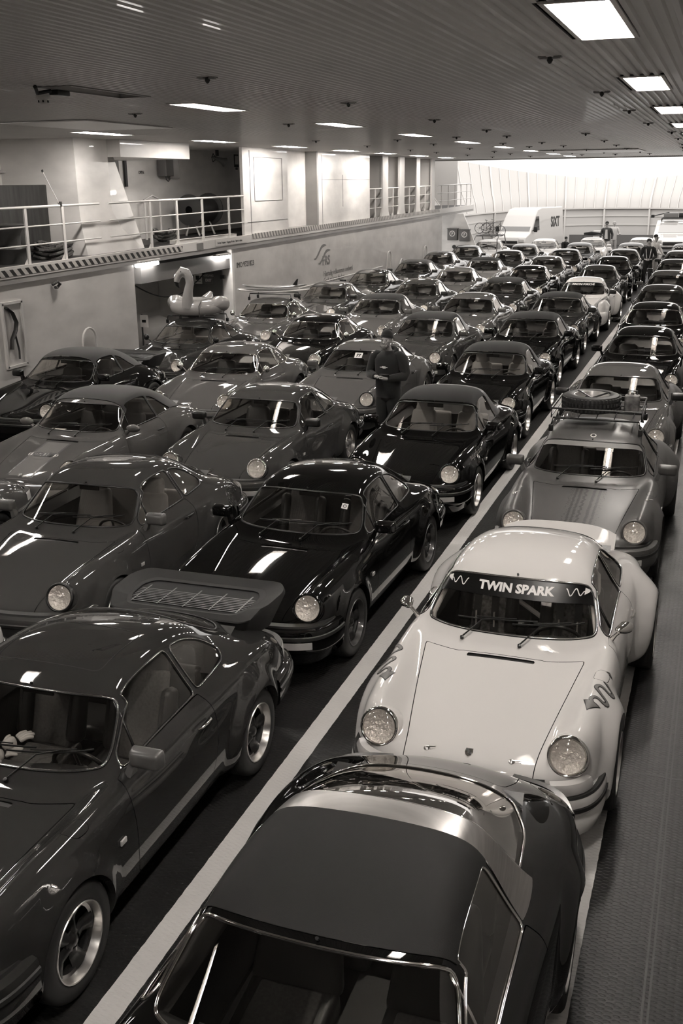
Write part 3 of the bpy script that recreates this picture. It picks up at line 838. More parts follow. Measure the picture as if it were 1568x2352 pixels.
def small_mesh(name):
    if name in WL: return WL[name]
    mb=MB()
    if name=='handle':
        mb.tube([(0,-.085,0),(.018,-.065,.006),(.022,0,.006),(.018,.06,.004),(0,.08,0)],.009,8,0)
        mb.lathe([(0,.012),(.014,.010),(.016,0)],12,0,axis_m((0,-.085,0),(1,0,0)))
        mats=[M['black']]
    elif name=='mirror_in':
        mb.box((0,0,0),(.22,.02,.055),0,bev=.009); mb.box((0,.011,0),(.20,.002,.045),1); mb.tube([(0,-.01,.02),(0,-.06,.075)],.008,6,0); mats=[M['black'],M['chrome']]
    elif name=='marker':
        mb.box((0,0,0),(.012,.06,.035),0,bev=.005); mats=[M['indicator']]
    elif name=='crest':
        pl=[(-.022,.03),(.022,.03),(.026,.0),(.018,-.022),(0,-.036),(-.018,-.022),(-.026,.0)]
        mb.prism(pl,.004,0); q=[(x*.38,y*.38) for x,y in pl]; mb.prism(q,.0055,1)
        mb.box((-.012,.014,.004),(.016,.018,.003),1); mb.box((.012,-.012,.004),(.014,.018,.003),1); mb.box((0,.026,.004),(.036,.004,.003),1)
        mats=[M['chrome'],M['black']]
    elif name=='latch':
        mb.lathe([(0,.012),(.012,.010),(.02,.002)],14,0); mb.tube([(0,0,.012),(.055,.012,.010)],.004,6,0); mb.lathe([(0,.006),(.006,.005)],8,0,Matrix.Translation((.055,.012,.006))); mats=[M['alu']]
    elif name=='fog':
        mb.lathe([(0,-.06),(.05,-.055),(.075,-.03),(.082,0),(.078,.012)],28,0); mb.lathe([(0,.018),(.04,.016),(.076,.008)],28,1); mb.lathe([(0,-.03),(.04,-.02),(.074,.004)],28,2)
        mb.tube([(0,-.08,-.02),(0,-.13,-.03)],.012,6,0); mats=[M['black'],M['lens'],M['reflector']]
    elif name=='bench':
        for s in(-1,1): mb.box((s*.27,.78,.40),(.42,.36,.12),0,bev=.04); mb.box((s*.27,1.0,.62),(.42,.10,.42),0,Matrix.Translation((s*.0,0,0)),bev=.04)
        mats=[M['leather_dark']]
    elif name=='whale':   # wide rubber-edged spoiler with a grille
        out=[(-.56,1.56),(.56,1.56),(.665,1.80),(.68,2.10),(.60,2.26),(-.60,2.26),(-.68,2.10),(-.665,1.80)]
        o=rounded(out,.07,5); 
        def z(y): return .94+(y-1.56)*.02
        n=len(o); vs=[];fs=[]
        for x,y in o: vs.append((x*.90,1.62+(y-1.56)*.62,.80-(y-1.56)*.05))
        for x,y in o: vs.append((x,y,z(y)+.02-.02*(y<1.7)))
        for x,y in o: vs.append((x*.985,y-.01,z(y)+.05-.06*(y<1.7)))
        for x,y in o: vs.append((x*.80,1.62+(y-1.56)*.76,z(y)+.015))
        for r_ in range(3):
            for i in range(n): j=(i+1)%n; fs.append((r_*n+i,r_*n+j,(r_+1)*n+j,(r_+1)*n+i))
        mb.add(vs,fs,0,True)
        inner=vs[3*n:]; mb.add([(x,y,zz-.012) for x,y,zz in inner],[tuple(range(n))],1)
        mb.add(inner+[(x*.93,1.80+(y-1.80)*.86,zz-.004) for x,y,zz in inner],[(i,(i+1)%n,n+(i+1)%n,n+i) for i in range(n)],0,True)
        for i in range(14):
            y=1.70+i*.031; mb.box((0,y,.945),(.98,.010,.014),2)
        for i in range(5): mb.box((-.44+i*.22,1.90,.946),(.012,.44,.015),2)
        mats=[M['rubber_soft'],M['matblack'],M['black']]
    elif name=='duck':
        prof=[(1.62,.86),(1.85,.80),(2.03,.82),(2.14,.895),(2.165,.90),(2.13,.84),(2.10,.72),(2.06,.60)]
        xs=np.linspace(-.52,.52,17); vs=[];fs=[];n=len(prof)
        for x in xs:
            e=abs(x)/.52; c=-.10*e**3; dz=-.05*e**4
            for y,zz in prof: vs.append((x,y+c,zz+dz-(.05*e*e if y<1.9 else 0)))
        for i in range(16):
            for j in range(n-1): fs.append((i*n+j,(i+1)*n+j,(i+1)*n+j+1,i*n+j+1))
        fs.append(tuple(range(n))); fs.append(tuple(reversed([16*n+j for j in range(n)])))
        mb.add(vs,fs,0,True); mats=[P['black']]
    WL[name]=mb.mesh(name,mats,45); return WL[name]
def set_mat(o,m,i=0):
    o.material_slots[i].link='OBJECT'; o.material_slots[i].material=m
def make_car(loc,rz,pt,label,roof='coupe',fend='sc',lod=0,bumper='impact',tail=None,mirror='flag',rim='fuchs',seat='tomb',seatmat=None,
             seat2=None,trim=None,bead=False,ring=None,hoop=None,roofmat=None,slant=False,fog=False,mirror_mat=None,top=None,group=None,cat='car',
             hood_mat=None,sunroof=False,one_mirror=False,nofront=False,bmat=None):
    B=body_meshes(roof,fend,lod,P['black'],'none' if bumper=='martini' else slant)
    r=empty('sports_car',loc,R(rz)); tag(r,label,cat,group)
    def put(nm,me,mt=None,parent=r,loc=None):
        o=link(nm,me,parent,loc)
        if mt is not None: set_mat(o,mt)
        return o
    parts={}
    parts['body']=put('body',B['body'][0],pt); parts['hood']=put('hood',B['hood'][0],hood_mat or pt)
    for m in B['door']: parts.setdefault('doors',[]).append(put('door',m,pt))
    put('engine_lid',B['engine_lid'][0],pt)
    if 'fuel_flap' in B: put('fuel_flap',B['fuel_flap'][0],pt); put('vent_grille',B['vent_grille'][0])
    parts['windshield']=put('windshield',B['windshield'][0])
    for m in B['side_window']: put('side_window',m)
    put('rear_window',B['rear_window'][0])
    put('window_trim',B['window_trim'][0],trim)
    if bead and 'trim_bead' in B: put('trim_bead',B['trim_bead'][0])
    for m in B['quarterlight_bar']: put('quarterlight_bar',m,trim)
    if roof=='targa': put('roof_panel',B['roof_panel'][0],roofmat); put('targa_hoop',B['targa_hoop'][0],hoop or M['black'])
    if roof=='cab': put('soft_top',B['soft_top'][0],roofmat)
    S=B['surf']
    f=FEND[fend]
    tx={'narrow':.70,'sc':.715,'turbo':.74,'rsr':.77}[fend]; tr={'narrow':.705,'sc':.74,'turbo':.79,'rsr':.83}[fend]; wr=.20 if fend in('narrow','sc') else .26
    for s in(1,-1):
        wheel(r,s*tx,AX_F,lod,rim,.20); wheel(r,s*tr,AX_R,lod,rim,wr)
        if bumper!='martini': headlight(r,s,lod,pt,ring if ring is not None else pt,slant)
    bm_=bmat or pt
    fb=put('front_bumper',front_bumper_mesh('smooth' if bumper=='martini' else bumper,lod),bm_)
    if bumper!='martini':
        for s in(1,-1): link('turn_signal',indicator_mesh(bumper,s,lod),fb)
    rb=put('rear_bumper',rear_bumper_mesh('impact',lod),bm_)
    for s in(1,-1):
        put('tail_light',tail_lamp_mesh(s,lod))
        if mirror is None: continue
        mm=put('side_mirror',mirror_mesh(mirror,s,lod),(mirror_mat or pt),loc=(s*.715,-.40,.875))
        mm.scale=(1.22,1.15,1.2) if mirror=='flag' else (1,1,1)
        h=put('door_handle',small_mesh('handle'),M['chrome'] if bead else None,loc=(s*.795,.40,.76))
        if s<0: h.scale=(-1,1,1)
        if lod==0 and bumper=='impact': put('side_marker',small_mesh('marker'),loc=(s*.815,-.66,.60))
    put('cabin_floor',cabin_mesh(min(lod,1)))
    st=seat_mesh(seat,min(lod,1))
    for s in(1,-1):
        o=put('seat',st,seatmat,loc=(s*.33,.12,.26))
        if seat2 is not None: set_mat(o,seat2,1)
    put('rear_seat',small_mesh('bench'),seatmat)
    put('dashboard',dash_mesh()); put('steering_wheel',steer_mesh())
    q=put('interior_mirror',small_mesh('mirror_in'),loc=(0,-.17,1.155))
    for x in(-.30,.10): put('wiper',wiper_mesh(S,x,lod))
    if lod==0:
        p,n,_,_=surf_at(S,0,-1.80); c=put('hood_badge',small_mesh('crest')); c.matrix_local=axis_m(Vector(p)+Vector(n)*.001,n,(1,0,0))
    if tail=='whale': put('rear_spoiler',small_mesh('whale'))
    if tail=='duck': put('rear_spoiler',small_mesh('duck'),pt)
    if fog:
        for s in(1,-1):
            o=put('fog_lamp',small_mesh('fog')); o.matrix_local=axis_m((s*.30,-2.06,.60),(0,-1,.1))
    return r,B,put
# ------------------------------------------------------------------ the ferry's car deck
CEIL=4.93; XW=-12.0; XR=.36; YB=-9.0; YE=49.5
def wall_mat(name,g,stain=.12,rough=.42,bump=True):
    m=mat(name,g,rough,0,.15,noise=(1.1,stain,6,(1,1,2.2)))
    nt=m.node_tree; b=nt.nodes['Principled BSDF']
    if bump:
        tc=nt.nodes.new('ShaderNodeTexCoord'); nz=nt.nodes.new('ShaderNodeTexNoise'); nz.inputs['Scale'].default_value=1.6; nz.inputs['Detail'].default_value=2
        bp=nt.nodes.new('ShaderNodeBump'); bp.inputs['Strength'].default_value=.35; bp.inputs['Distance'].default_value=.05
        nt.links.new(tc.outputs['Object'],nz.inputs['Vector']); nt.links.new(nz.outputs['Fac'],bp.inputs['Height']); nt.links.new(bp.outputs[0],b.inputs['Normal'])
    return m
def tread(name,g,rough,strength=.5,stain=.15):
    """painted chequer plate: short raised bars, alternating direction"""
    m=mat(name,g,rough,0,0,noise=(.9,stain,7,(1,1,1))); nt=m.node_tree; b=nt.nodes['Principled BSDF']
    tc=nt.nodes.new('ShaderNodeTexCoord')
    def wave(rot,sc):
        mp=nt.nodes.new('ShaderNodeMapping'); mp.inputs['Rotation'].default_value=(0,0,R(rot)); mp.inputs['Scale'].default_value=(1,2.6,1)
        vo=nt.nodes.new('ShaderNodeTexVoronoi'); vo.inputs['Scale'].default_value=sc; vo.inputs['Randomness'].default_value=.15
        nt.links.new(tc.outputs['Object'],mp.inputs[0]); nt.links.new(mp.outputs[0],vo.inputs['Vector'])
        mr=nt.nodes.new('ShaderNodeMapRange'); mr.inputs['From Min'].default_value=.18; mr.inputs['From Max'].default_value=.34; mr.inputs['To Min'].default_value=1; mr.inputs['To Max'].default_value=0
        nt.links.new(vo.outputs['Distance'],mr.inputs['Value']); return mr
    a=wave(45,17); c=wave(-45,17)
    mx=nt.nodes.new('ShaderNodeMath'); mx.operation='MAXIMUM'; nt.links.new(a.outputs[0],mx.inputs[0]); nt.links.new(c.outputs[0],mx.inputs[1])
    bp=nt.nodes.new('ShaderNodeBump'); bp.inputs['Strength'].default_value=strength; bp.inputs['Distance'].default_value=.004
    nt.links.new(mx.outputs[0],bp.inputs['Height']); nt.links.new(bp.outputs[0],b.inputs['Normal']); b.inputs['Specular IOR Level'].default_value=.22
    return m
M['deck']=tread('deck_plate',.016,.42)
M['line']=tread('lane_paint',.74,.5,.5,.10)
M['ceil']=mat('ceiling_paint',.70,.42,0,.1,noise=(.35,.10,4,(1,.3,1)))
M['wallp']=wall_mat('wall_paint',.60); M['wallw']=wall_mat('bright_wall_paint',.80,.12); M['walld']=wall_mat('grey_wall_paint',.30,.08,.5,False)
M['bow']=mat('bow_paint',.52,.6); M['steelw']=mat('white_steel',.62,.45); M['steelg']=mat('grey_steel',.13,.5); M['steeld']=mat('dark_steel',.03,.55)
M['deckgreen']=mat('walkway_deck',.035,.6); M['plywood']=mat('stained_plywood',.022,.75,noise=(3,.5,6,(1,4,.6)))
M['lamp']=mat('lamp_diffuser',.8,.5,emit=LAMP_E); M['lamp'].node_tree.nodes['Principled BSDF'].inputs['Emission Color'].default_value=(*LT,1)
M['tray']=mat('lamp_tray',.85,.5); M['galv']=mat('galvanised',.38,.45,.6)
M['glassplate']=M['glass']
def struct(o): o['kind']='structure'; return o
def sbox(name,x,y,z,m,bev=0):
    mb=MB(); mb.box(((x[0]+x[1])/2,(y[0]+y[1])/2,(z[0]+z[1])/2),(abs(x[1]-x[0]),abs(y[1]-y[0]),abs(z[1]-z[0])),0,bev=bev)
    return struct(mb.build(name,m))
sbox('floor',(-14.6,XR+.3),(YB,76),(-.3,0),M['deck'])
# white lane lines, with softly ragged edges
def lane(name,x0,x1):
    random.seed(int(-x0*100)); mb=MB(); vs=[];fs=[]; ys=np.arange(-2,71,.04)
    for y in ys: vs+=[(x0+random.uniform(-.002,.002),y,.002),(x1+random.uniform(-.002,.002),y,.002)]
    for i in range(len(ys)-1): fs.append((2*i,2*i+1,2*i+3,2*i+2))
    mb.add(vs,fs,0); return struct(mb.build(name,M['line']))
lane('trim_1',-2.684,-2.530); lane('trim_2',-.552,-.394)
mb=MB()
for y in(1.9,6.86,11.8,16.8,22,28,35): mb.box((-.13,y,.0006),(.9,.012,.0012),0)
mb.box((-.045,20,.0008),(.012,44,.0016),0); mb.box((-.015,20,.0008),(.012,44,.0016),0)
struct(mb.build('trim_3',M['steeld']))
# corrugated ceiling with openings for the lamps
LAMPS=[]
for y in(-2.2,2.4,7.1,11.8,16.4,21.1,25.8,30.5,35.2,39.9,44.6): LAMPS.append((-.86,y,.36,1.66,True,'right'))
for y in(.3,5.1,10.1,12.7,17.6,22.3,27.1,31.8,36.5,41.2,45.6): LAMPS.append((-6.2,y,.34,1.5,abs(y-10.1)>.1,'middle'))
for y in(8.3,13.2,18.0,22.7,27.3,31.8,35.8,40.1,44.3): LAMPS.append((-11.0,y,.36,1.6,True,'left'))
pitch=.09; nx=int((XR+.3+14.6)/pitch)
xs=[-14.6+i*pitch for i in range(nx+1)]
ybr=sorted({YB,YE}|{l[1]-l[3]/2 for l in LAMPS}|{l[1]+l[3]/2 for l in LAMPS})
mb=MB(); am=.022
for x in xs:
    prof=[(x,0),(x+.034,0),(x+.046,am),(x+.078,am),(x+.09,0)]
    # long runs between openings
    segs=[];st=ybr[0]
    for a,b in zip(ybr,ybr[1:]):
        ym=(a+b)/2; hole=any(abs(ym-l[1])<l[3]/2 and abs(x+.045-l[0])<l[2]/2+.02 for l in LAMPS)
        if hole:
            if a>st: segs.append((st,a))
            st=b
    if st<ybr[-1]: segs.append((st,ybr[-1]))
    for a,b in segs:
        vs=[(px,a,CEIL+pz) for px,pz in prof]+[(px,b,CEIL+pz) for px,pz in prof]
        mb.add(vs,[(i,i+1,i+6,i+5) for i in range(4)],0)
struct(mb.build('ceiling',M['ceil'],auto=20))
sbox('wall_top',(-14.6,XR+3),(YB,YE),(CEIL+.45,CEIL+.6),M['walld'])
for i,(x0,x1,y0,y1) in enumerate([(-14.6,XR+.3,YE-.02,YE+.12)]): sbox('trim_4',(x0,x1),(y0,y1),(CEIL-.04,CEIL+.6),M['bow'])
mb=MB(); mb.box((-4.4,38.2,CEIL-.015),(3.2,3.4,.02)); struct(mb.build('trim_5',M['wallw']))
mb=MB(); mb.box((-9.6,15.4,CEIL-.012),(1.5,2.6,.016)); struct(mb.build('trim_6',M['ceil']))
# ceiling lamps: tray with sloping sides and a diffuser tube at its top
LTM={}
def ceiling_lamp(x,y,w,l,on,row):
    k=(w,l,on,row=='left')
    if k not in LTM:
        a=MB(); hw,hl=w/2,l/2; iw,il=w*.30,l*.40; d=.09 if row=='left' else .17
        c0=[(-hw,-hl,0),(hw,-hl,0),(hw,hl,0),(-hw,hl,0)]; c1=[(-iw,-il,d),(iw,-il,d),(iw,il,d),(-iw,il,d)]
        a.add(c0+c1,[(0,4,5,1),(1,5,6,2),(2,6,7,3),(3,7,4,0),(4,7,6,5)],0)
        for sx in(-1,1): a.box((sx*(hw+.008),0,-.003),(.03,l+.05,.012),0)
        for sy in(-1,1): a.box((0,sy*(hl+.008),-.003),(w+.05,.03,.012),0)
        tray=a.mesh('lamp_tray',[M['tray'] if on else M['galv']],30)
        b=MB(); pts=[(0,yy,d-.06) for yy in np.linspace(-il*.93,il*.93,6)]
        b.tube(pts,.052,12,0,sy=.8); dif=b.mesh('diffuser',[M['lamp'] if on else M['galv']],60)
        LTM[k]=(tray,dif)
    t,dd=LTM[k]; e=empty('ceiling_lamp',(x,y,CEIL)); link('lamp_tray',t,e); link('diffuser',dd,e); return e
order={'right':0,'middle':0,'left':0}
for x,y,w,l,on,row in LAMPS:
    e=ceiling_lamp(x,y,w,l,on,row); order[row]+=1
    if y<(5.5 if row!='left' else 14): lab='ceiling lamp of the %s row, %s outside the photo'%(row,{0:'farthest',1:'farthest',2:'nearest'}[min(order[row],2)])
    elif not on: lab='unlit recessed ceiling lamp tray with a hanging clip beside the smoke detector'
    else:
        n={'right':['largest and nearest lit','second lit','third lit','fourth lit','fifth','sixth','seventh','eighth','farthest'],
           'middle':['','first lit','second lit','third lit','fourth lit','fifth','sixth','seventh','eighth','farthest'],
           'left':['nearest lit','second lit','third lit','fourth lit','fifth','sixth','farthest']}[row]
        k={'right':order[row]-3,'middle':order[row]-3,'left':order[row]-3}[row]
        lab='recessed ceiling lamp, the %s one of the %s row'%(n[max(0,min(k,len(n)-1))],{'right':'right-hand','middle':'middle','left':'left-hand wall-side'}[row])
    tag(e,lab,'ceiling lamp','recessed ceiling lamps in three rows')
# ---- left side: lower wall, alcove, fascia, walkway
def zw(y): return 2.64+.0062*(y-16)
sbox('wall_left',(XW-.12,XW),(YB,20.5),(0,2.45),M['wallp'])
w2=sbox('wall_left_rear',(XW-.12,XW),(25.6,47.7),(0,2.55),M['wallp'])
sbox('wall_alcove_back',(-14.3,-14.2),(20.5,25.6),(0,2.5),M['wallw'])
sbox('wall_alcove_near',(-14.2,XW-.12),(20.38,20.5),(0,2.5),M['wallw'])
# alcove far wall carries the door
sbox('wall_alcove_far',(-14.2,XW),(25.48,25.6),(0,2.5),M['wallw'])
mb=MB()
for i in range(60):  # fascia follows the slight rise of the deck towards the bow
    pass
def along(name,x0,x1,y0,y1,zl,zh,m,n=2):
    mb=MB(); vs=[];fs=[]
    for y in(y0,y1):
        for x in(x0,x1):
            for z in(zl,zh): vs.append((x,y,zw(y)+z))
    mb.add(vs,[(0,1,3,2),(4,6,7,5),(0,4,5,1),(2,3,7,6),(0,2,6,4),(1,5,7,3)],0); return struct(mb.build(name,m))
along('trim_7',XW-.04,XW+.05,YB,YE+4.4,-.20,.0,M['steelw'])
along('trim_8',XW-.10,XW+.04,YB,YE+4.4,-.30,-.20,M['walld'])
along('walkway_floor',-14.2,XW-.04,YB,26.4,-.06,-.02,M['deckgreen'])
along('walkway_floor_rear',-14.2,XW-.04,26.4,53.6,-.06,-.02,M['deckgreen'])
def hazard(name,y0,y1,zl,zh,dark,lite,per,slant,m0=None):
    m=mat('hazard_'+name,lite,.5); nt=m.node_tree; b=nt.nodes['Principled BSDF']
    tc=nt.nodes.new('ShaderNodeTexCoord'); sp=nt.nodes.new('ShaderNodeSeparateXYZ'); nt.links.new(tc.outputs['Object'],sp.inputs[0])
    a=nt.nodes.new('ShaderNodeMath'); a.operation='MULTIPLY_ADD'; a.inputs[1].default_value=slant; nt.links.new(sp.outputs['Z'],a.inputs[0]); nt.links.new(sp.outputs['Y'],a.inputs[2])
    d=nt.nodes.new('ShaderNodeMath'); d.operation='DIVIDE'; d.inputs[1].default_value=per; nt.links.new(a.outputs[0],d.inputs[0])
    fr=nt.nodes.new('ShaderNodeMath'); fr.operation='FRACT'; nt.links.new(d.outputs[0],fr.inputs[0])
    gt=nt.nodes.new('ShaderNodeMath'); gt.operation='GREATER_THAN'; gt.inputs[1].default_value=.52; nt.links.new(fr.outputs[0],gt.inputs[0])
    mx=nt.nodes.new('ShaderNodeMix'); mx.data_type='RGBA'; mx.inputs['A'].default_value=(lite,lite*.955,lite*.91,1); mx.inputs['B'].default_value=(dark,dark*.955,dark*.91,1)
    nt.links.new(gt.outputs[0],mx.inputs['Factor']); nt.links.new(mx.outputs['Result'],b.inputs['Base Color'])
    return along(name,XW+.05,XW+.056,y0,y1,zl,zh,m)
hazard('trim_9',8,22.7,-.165,-.045,.012,.50,.235,1.0)
hazard('trim_10',26.7,47,-.12,.02,.16,.55,.20,.6)
# upper level: back wall, near bulkhead column, solid panel block, columns
sbox('wall_upper_back',(-14.32,-14.2),(YB,YE),(2.5,5.2),M['wallw'])
# transverse frame with a flared foot
mb=MB(); pr=[(-14.2,2.62),(-12.28,2.62),(-12.30,2.75),(-12.36,3.1),(-12.40,3.5),(-12.42,CEIL+.1),(-14.2,CEIL+.1)]
vs=[(x,19.2,z) for x,z in pr]+[(x,20.45 if z>3.3 else 20.45+(3.3-z)*1.6,z) for x,z in pr]; n=len(pr)
mb.add(vs,[tuple(range(n)),tuple(reversed(range(n,2*n)))]+[(i,n+i,n+(i+1)%n,(i+1)%n) for i in range(n)],0)
struct(mb.build('wall_frame',M['wallw']))
sbox('trim_11',(-14.2,XW-.1),(20.45,23.6),(CEIL-.35,CEIL),M['wallp'])
sbox('trim_12',(-14.2,-14.12),(23.55,23.75),(2.62,CEIL),M['steelg'])
# panel block between the walkway and the arcade
def panel(y0,y1,z0=2.45,name='wall_panel'): return sbox(name,(XW-.10,XW-.02),(y0,y1),(z0,CEIL+.05),M['wallw'])
panel(26.4,29.5); panel(32.0,37.2,name='wall_panel_rear')
sbox('wall_panel_recess',(XW-.45,XW-.40),(29.5,32.0),(2.5,CEIL+.05),M['wallw']); sbox('trim_13',(XW-.45,XW-.02),(31.9,32.02),(2.6,CEIL+.05),M['walld'])
sbox('trim_14',(XW-.45,XW-.02),(29.4,32.0),(2.6,2.74),M['walld'])
# framed notice plate and weld seams on the panel
mb=MB()
for z in(3.56,4.68): mb.box((XW-.014,28.1,z),(.012,1.95,.012))
for y in(27.12,29.08): mb.box((XW-.014,y,4.12),(.012,.012,1.12))
struct(mb.build('trim_15',M['steelg']))
mb=MB()
for y in(32.35,34.3): mb.box((XW-.016,y,3.75),(.008,.010,2.2 if y<33 else 1.0))
mb.box((XW-.016,34.6,4.1),(.008,5.1,.010)); mb.box((XW-.016,28.0,3.02),(.008,2.8,.012)); mb.box((XW-.016,26.85,3.7),(.012,.012,2.3))
struct(mb.build('trim_16',M['steelg']))
# arcade columns with rounded feet
for i,(a,b) in enumerate([(38.75,39.9),(41.0,42.1),(43.4,44.4),(45.9,46.8)]):
    mb=MB(); ym=(a+b)/2
    pr=[(a,CEIL+.05),(b-.45,CEIL+.05),(b-.45,3.2),(b-.40,2.95),(b-.28,2.80),(b-.02,2.70),(b-.02,2.45),(a-.38,2.45),(a-.38,2.70),(a-.12,2.80),(a-.03,2.95),(a,3.2)]
    Mx=axis_m((XW-.10,0,0),(1,0,0),(0,1,0)); mb.prism([(y,z) for y,z in pr],.08,0,Mx)
    mb.box((-12.8,ym-.3,3.8),(1.3,.03,2.3))
    mb.build('arcade_column',M['steelw']).__setitem__('kind','structure')
sbox('wall_arcade_back',(-13.2,-13.1),(37.2,39.6),(2.6,CEIL),M['wallp']); 
sbox('trim_17',(-13.9,-13.8),(43.0,46.8),(2.6,CEIL),M['steelg'])
# bow-side end of the wall, transverse bulkhead with a raking edge
mb=MB(); pr=[(-14.2,0),(-10.55,0),(-10.75,.55),(-11.62,2.55),(-14.2,2.55)]
mb.prism(pr,.08,0,axis_m((0,50.3,0),(0,-1,0),(1,0,0))); struct(mb.build('wall_bow_bulkhead',M['wallw']))
sbox('wall_upper_bow',(-14.2,-14.1),(YE,56),(2.5,6.5),M['bow'])
sbox('wall_bow_upper_cross',(-14.2,-12.9),(54.2,54.3),(2.5,5.8),M['bow'])
# ---- right side (camera stands on its walkway) and stern
sbox('wall_right',(XR,XR+.12),(YB,YE+1),(0,2.45),M['walld'])
sbox('wall_right_upper',(XR+2.3,XR+2.4),(YB,YE),(0,5.4),M['wallp'])
sbox('walkway_floor_right',(XR+.1,XR+2.3),(YB,YE),(2.42,2.5),M['deckgreen'])
sbox('ceiling_right',(XR+.3,XR+2.4),(YB,YE),(CEIL,CEIL+.1),M['ceil'])
sbox('wall_stern',(-14.6,XR+2.4),(YB-.1,YB),(0,5.4),M['walld'])
# ---- the open bow: flared, ribbed bulwark round the fore deck
def bow_plan(t):   # t in -1..1, port to starboard
    a=abs(t); x=-6.3+math.copysign(7.1*min(1,(1-(1-a)**1.7)) ,t) if a<1 else -6.3+math.copysign(7.1,t)
    th=a*math.pi/2
    return (-6.3+math.copysign(7.2*math.sin(th)**.9,t), 50.5+21.5*math.cos(th)**.62)
def bow_top(t): return 4.05+1.35*abs(t)**1.6
mb=MB(); T=np.linspace(-1,1,73); vs=[];fs=[]
prof=[(0,0,0),(0,.0,2.2),(.05,.12,2.4),(.25,.35,2.75),(.55,.6,3.2)]
K=6
for t in T:
    x,y=bow_plan(t); x2,y2=bow_plan(t*.98); cx,cy=-6.3,48
    d=Vector((x-cx,(y-cy),0)).normalized(); zt=bow_top(t)
    for k,(o,z) in enumerate([(0,0),(0,2.2),(.10,2.45),(.35,2.85),(.9,3.3),(1.9,zt)]): vs.append((x+d.x*o,y+d.y*o,z))
for i in range(len(T)-1):
    for k in range(K-1): fs.append((i*K+k,(i+1)*K+k,(i+1)*K+k+1,i*K+k+1))
mb.add(vs,fs,0,True); struct(mb.build('wall_bow',M['bow'],auto=35))
mb=MB()
for i,t in enumerate(np.linspace(-.97,.97,38)):
    x,y=bow_plan(t); d=Vector((x+6.3,y-48,0)).normalized(); zt=bow_top(t); big=i%4==1; ww=.10 if big else .045; dp=.16 if big else .08
    s=Vector((-d.y,d.x,0)); pts=[(0,2.2),(.10,2.45),(.35,2.85),(.9,3.3),(1.9,zt)] if not big else [(0,0),(0,2.2),(.10,2.45),(.35,2.85),(.9,3.3),(1.9,zt)]
    vs=[];
    for o,z in pts:
        for a,b in((-1,0),(1,0),(1,1),(-1,1)): p=Vector((x,y,z))+d*(o-b*dp)+s*(a*ww/2); vs.append(tuple(p))
    n=len(pts); fs=[]
    for k in range(n-1):
        for j in range(4): fs.append((k*4+j,k*4+(j+1)%4,(k+1)*4+(j+1)%4,(k+1)*4+j))
    fs+= [(0,1,2,3),((n-1)*4,(n-1)*4+1,(n-1)*4+2,(n-1)*4+3)]
    mb.add(vs,fs,0)
for z,dd in((2.22,.18),(1.75,.05),(1.2,.05)):
    vs=[];fs=[];
    for t in T:
        x,y=bow_plan(t); d=Vector((x+6.3,y-48,0)).normalized()
        for o,h in((0,.05),(-dd,.05),(-dd,-.03),(0,-.03)): vs.append((x+d.x*o,y+d.y*o,z+h))
    for i in range(len(T)-1):
        for k in range(4): fs.append((i*4+k,(i+1)*4+k,(i+1)*4+(k+1)%4,i*4+(k+1)%4))
    mb.add(vs,fs,0)
struct(mb.build('wall_bow_ribs',M['steelw'],auto=30))
sbox('trim_18',(-10.2,-2.4),(70.9,71.0),(0,.62),M['steelg'])
# ---- text helper
def text_mesh(s,size,mats,sx=1.0,extr=.002,align='LEFT',bold=0.0,shear=0.0,res=3,space=1.0):
    cu=bpy.data.curves.new('txt','FONT'); cu.body=s; cu.size=size; cu.extrude=extr; cu.align_x=align; cu.offset=bold; cu.shear=shear; cu.resolution_u=res; cu.space_character=space
    ob=bpy.data.objects.new('txt',cu); me=bpy.data.meshes.new_from_object(ob)
    for v in me.vertices: v.co.x*=sx
    bpy.data.objects.remove(ob); bpy.data.curves.remove(cu)
    me.materials.clear()
    for m in mats: me.materials.append(m)
    return me
def wall_text(name,s,size,y,z,x,m,sx=1.0,parent=None,bold=0,label=None,**k):
    o=link(name,text_mesh(s,size,[m],sx,bold=bold,**k),parent); o.matrix_local=axis_m((x,y,z),(1,0,0),(0,1,0))
    return o
# ship's lettering on the left wall
g=empty('wall_lettering',(XW+.004,32,0)); tag(g,'dark ferry company emblem and Danish welcome lines lettered on the left wall','lettering')
def lt(s,size,y,z,**k):
    o=link('text_line',text_mesh(s,size,[M['grytxt']],**k),g); o.matrix_local=axis_m((0,y-32,z),(1,0,0),(0,1,0)); return o
lt('FRS',.40,32.2,1.50,sx=1.15,bold=.008); lt('Hjertelig velkommen ombord',.235,32.3,1.14,sx=1.02); lt('Godt at have dig her',.235,32.3,.93,sx=1.02)
mb=MB()
for dy,dz in((0,0),(.38,-.17)):
    up=[];lo=[]
    for i in range(15):
        u=i/14; y=31.45+dy+u*1.15; z=1.93+dz+.17*math.tanh((u-.45)*5)+(.05*math.exp(-((u-.12)/.12)**2)*-1); th=.075*math.sin(math.pi*min(1,u*1.02))**.6
        up.append((y-32,z+th)); lo.append((y-32,z-th*.4))
    poly=up+lo[::-1]; mb.prism(poly,.003,0,axis_m((0,0,0),(1,0,0),(0,1,0)))
mb.build('emblem',M['grytxt'],g)
o=wall_text('ship_number','IMO 9321823',.20,25.75,1.90,XW+.004,M['blk_print']); tag(o,'IMO 9321823 lettered in black on the wall beside the exit','lettering')
# grab rail line along wall
mb=MB(); mb.tube([(XW+.05,29.96,.98),(XW+.05,38.5,1.0)],.018,8); tag(mb.build('hand_rail',M['steelw']),'thin pale rail running along the wall under the welcome lettering','rail')
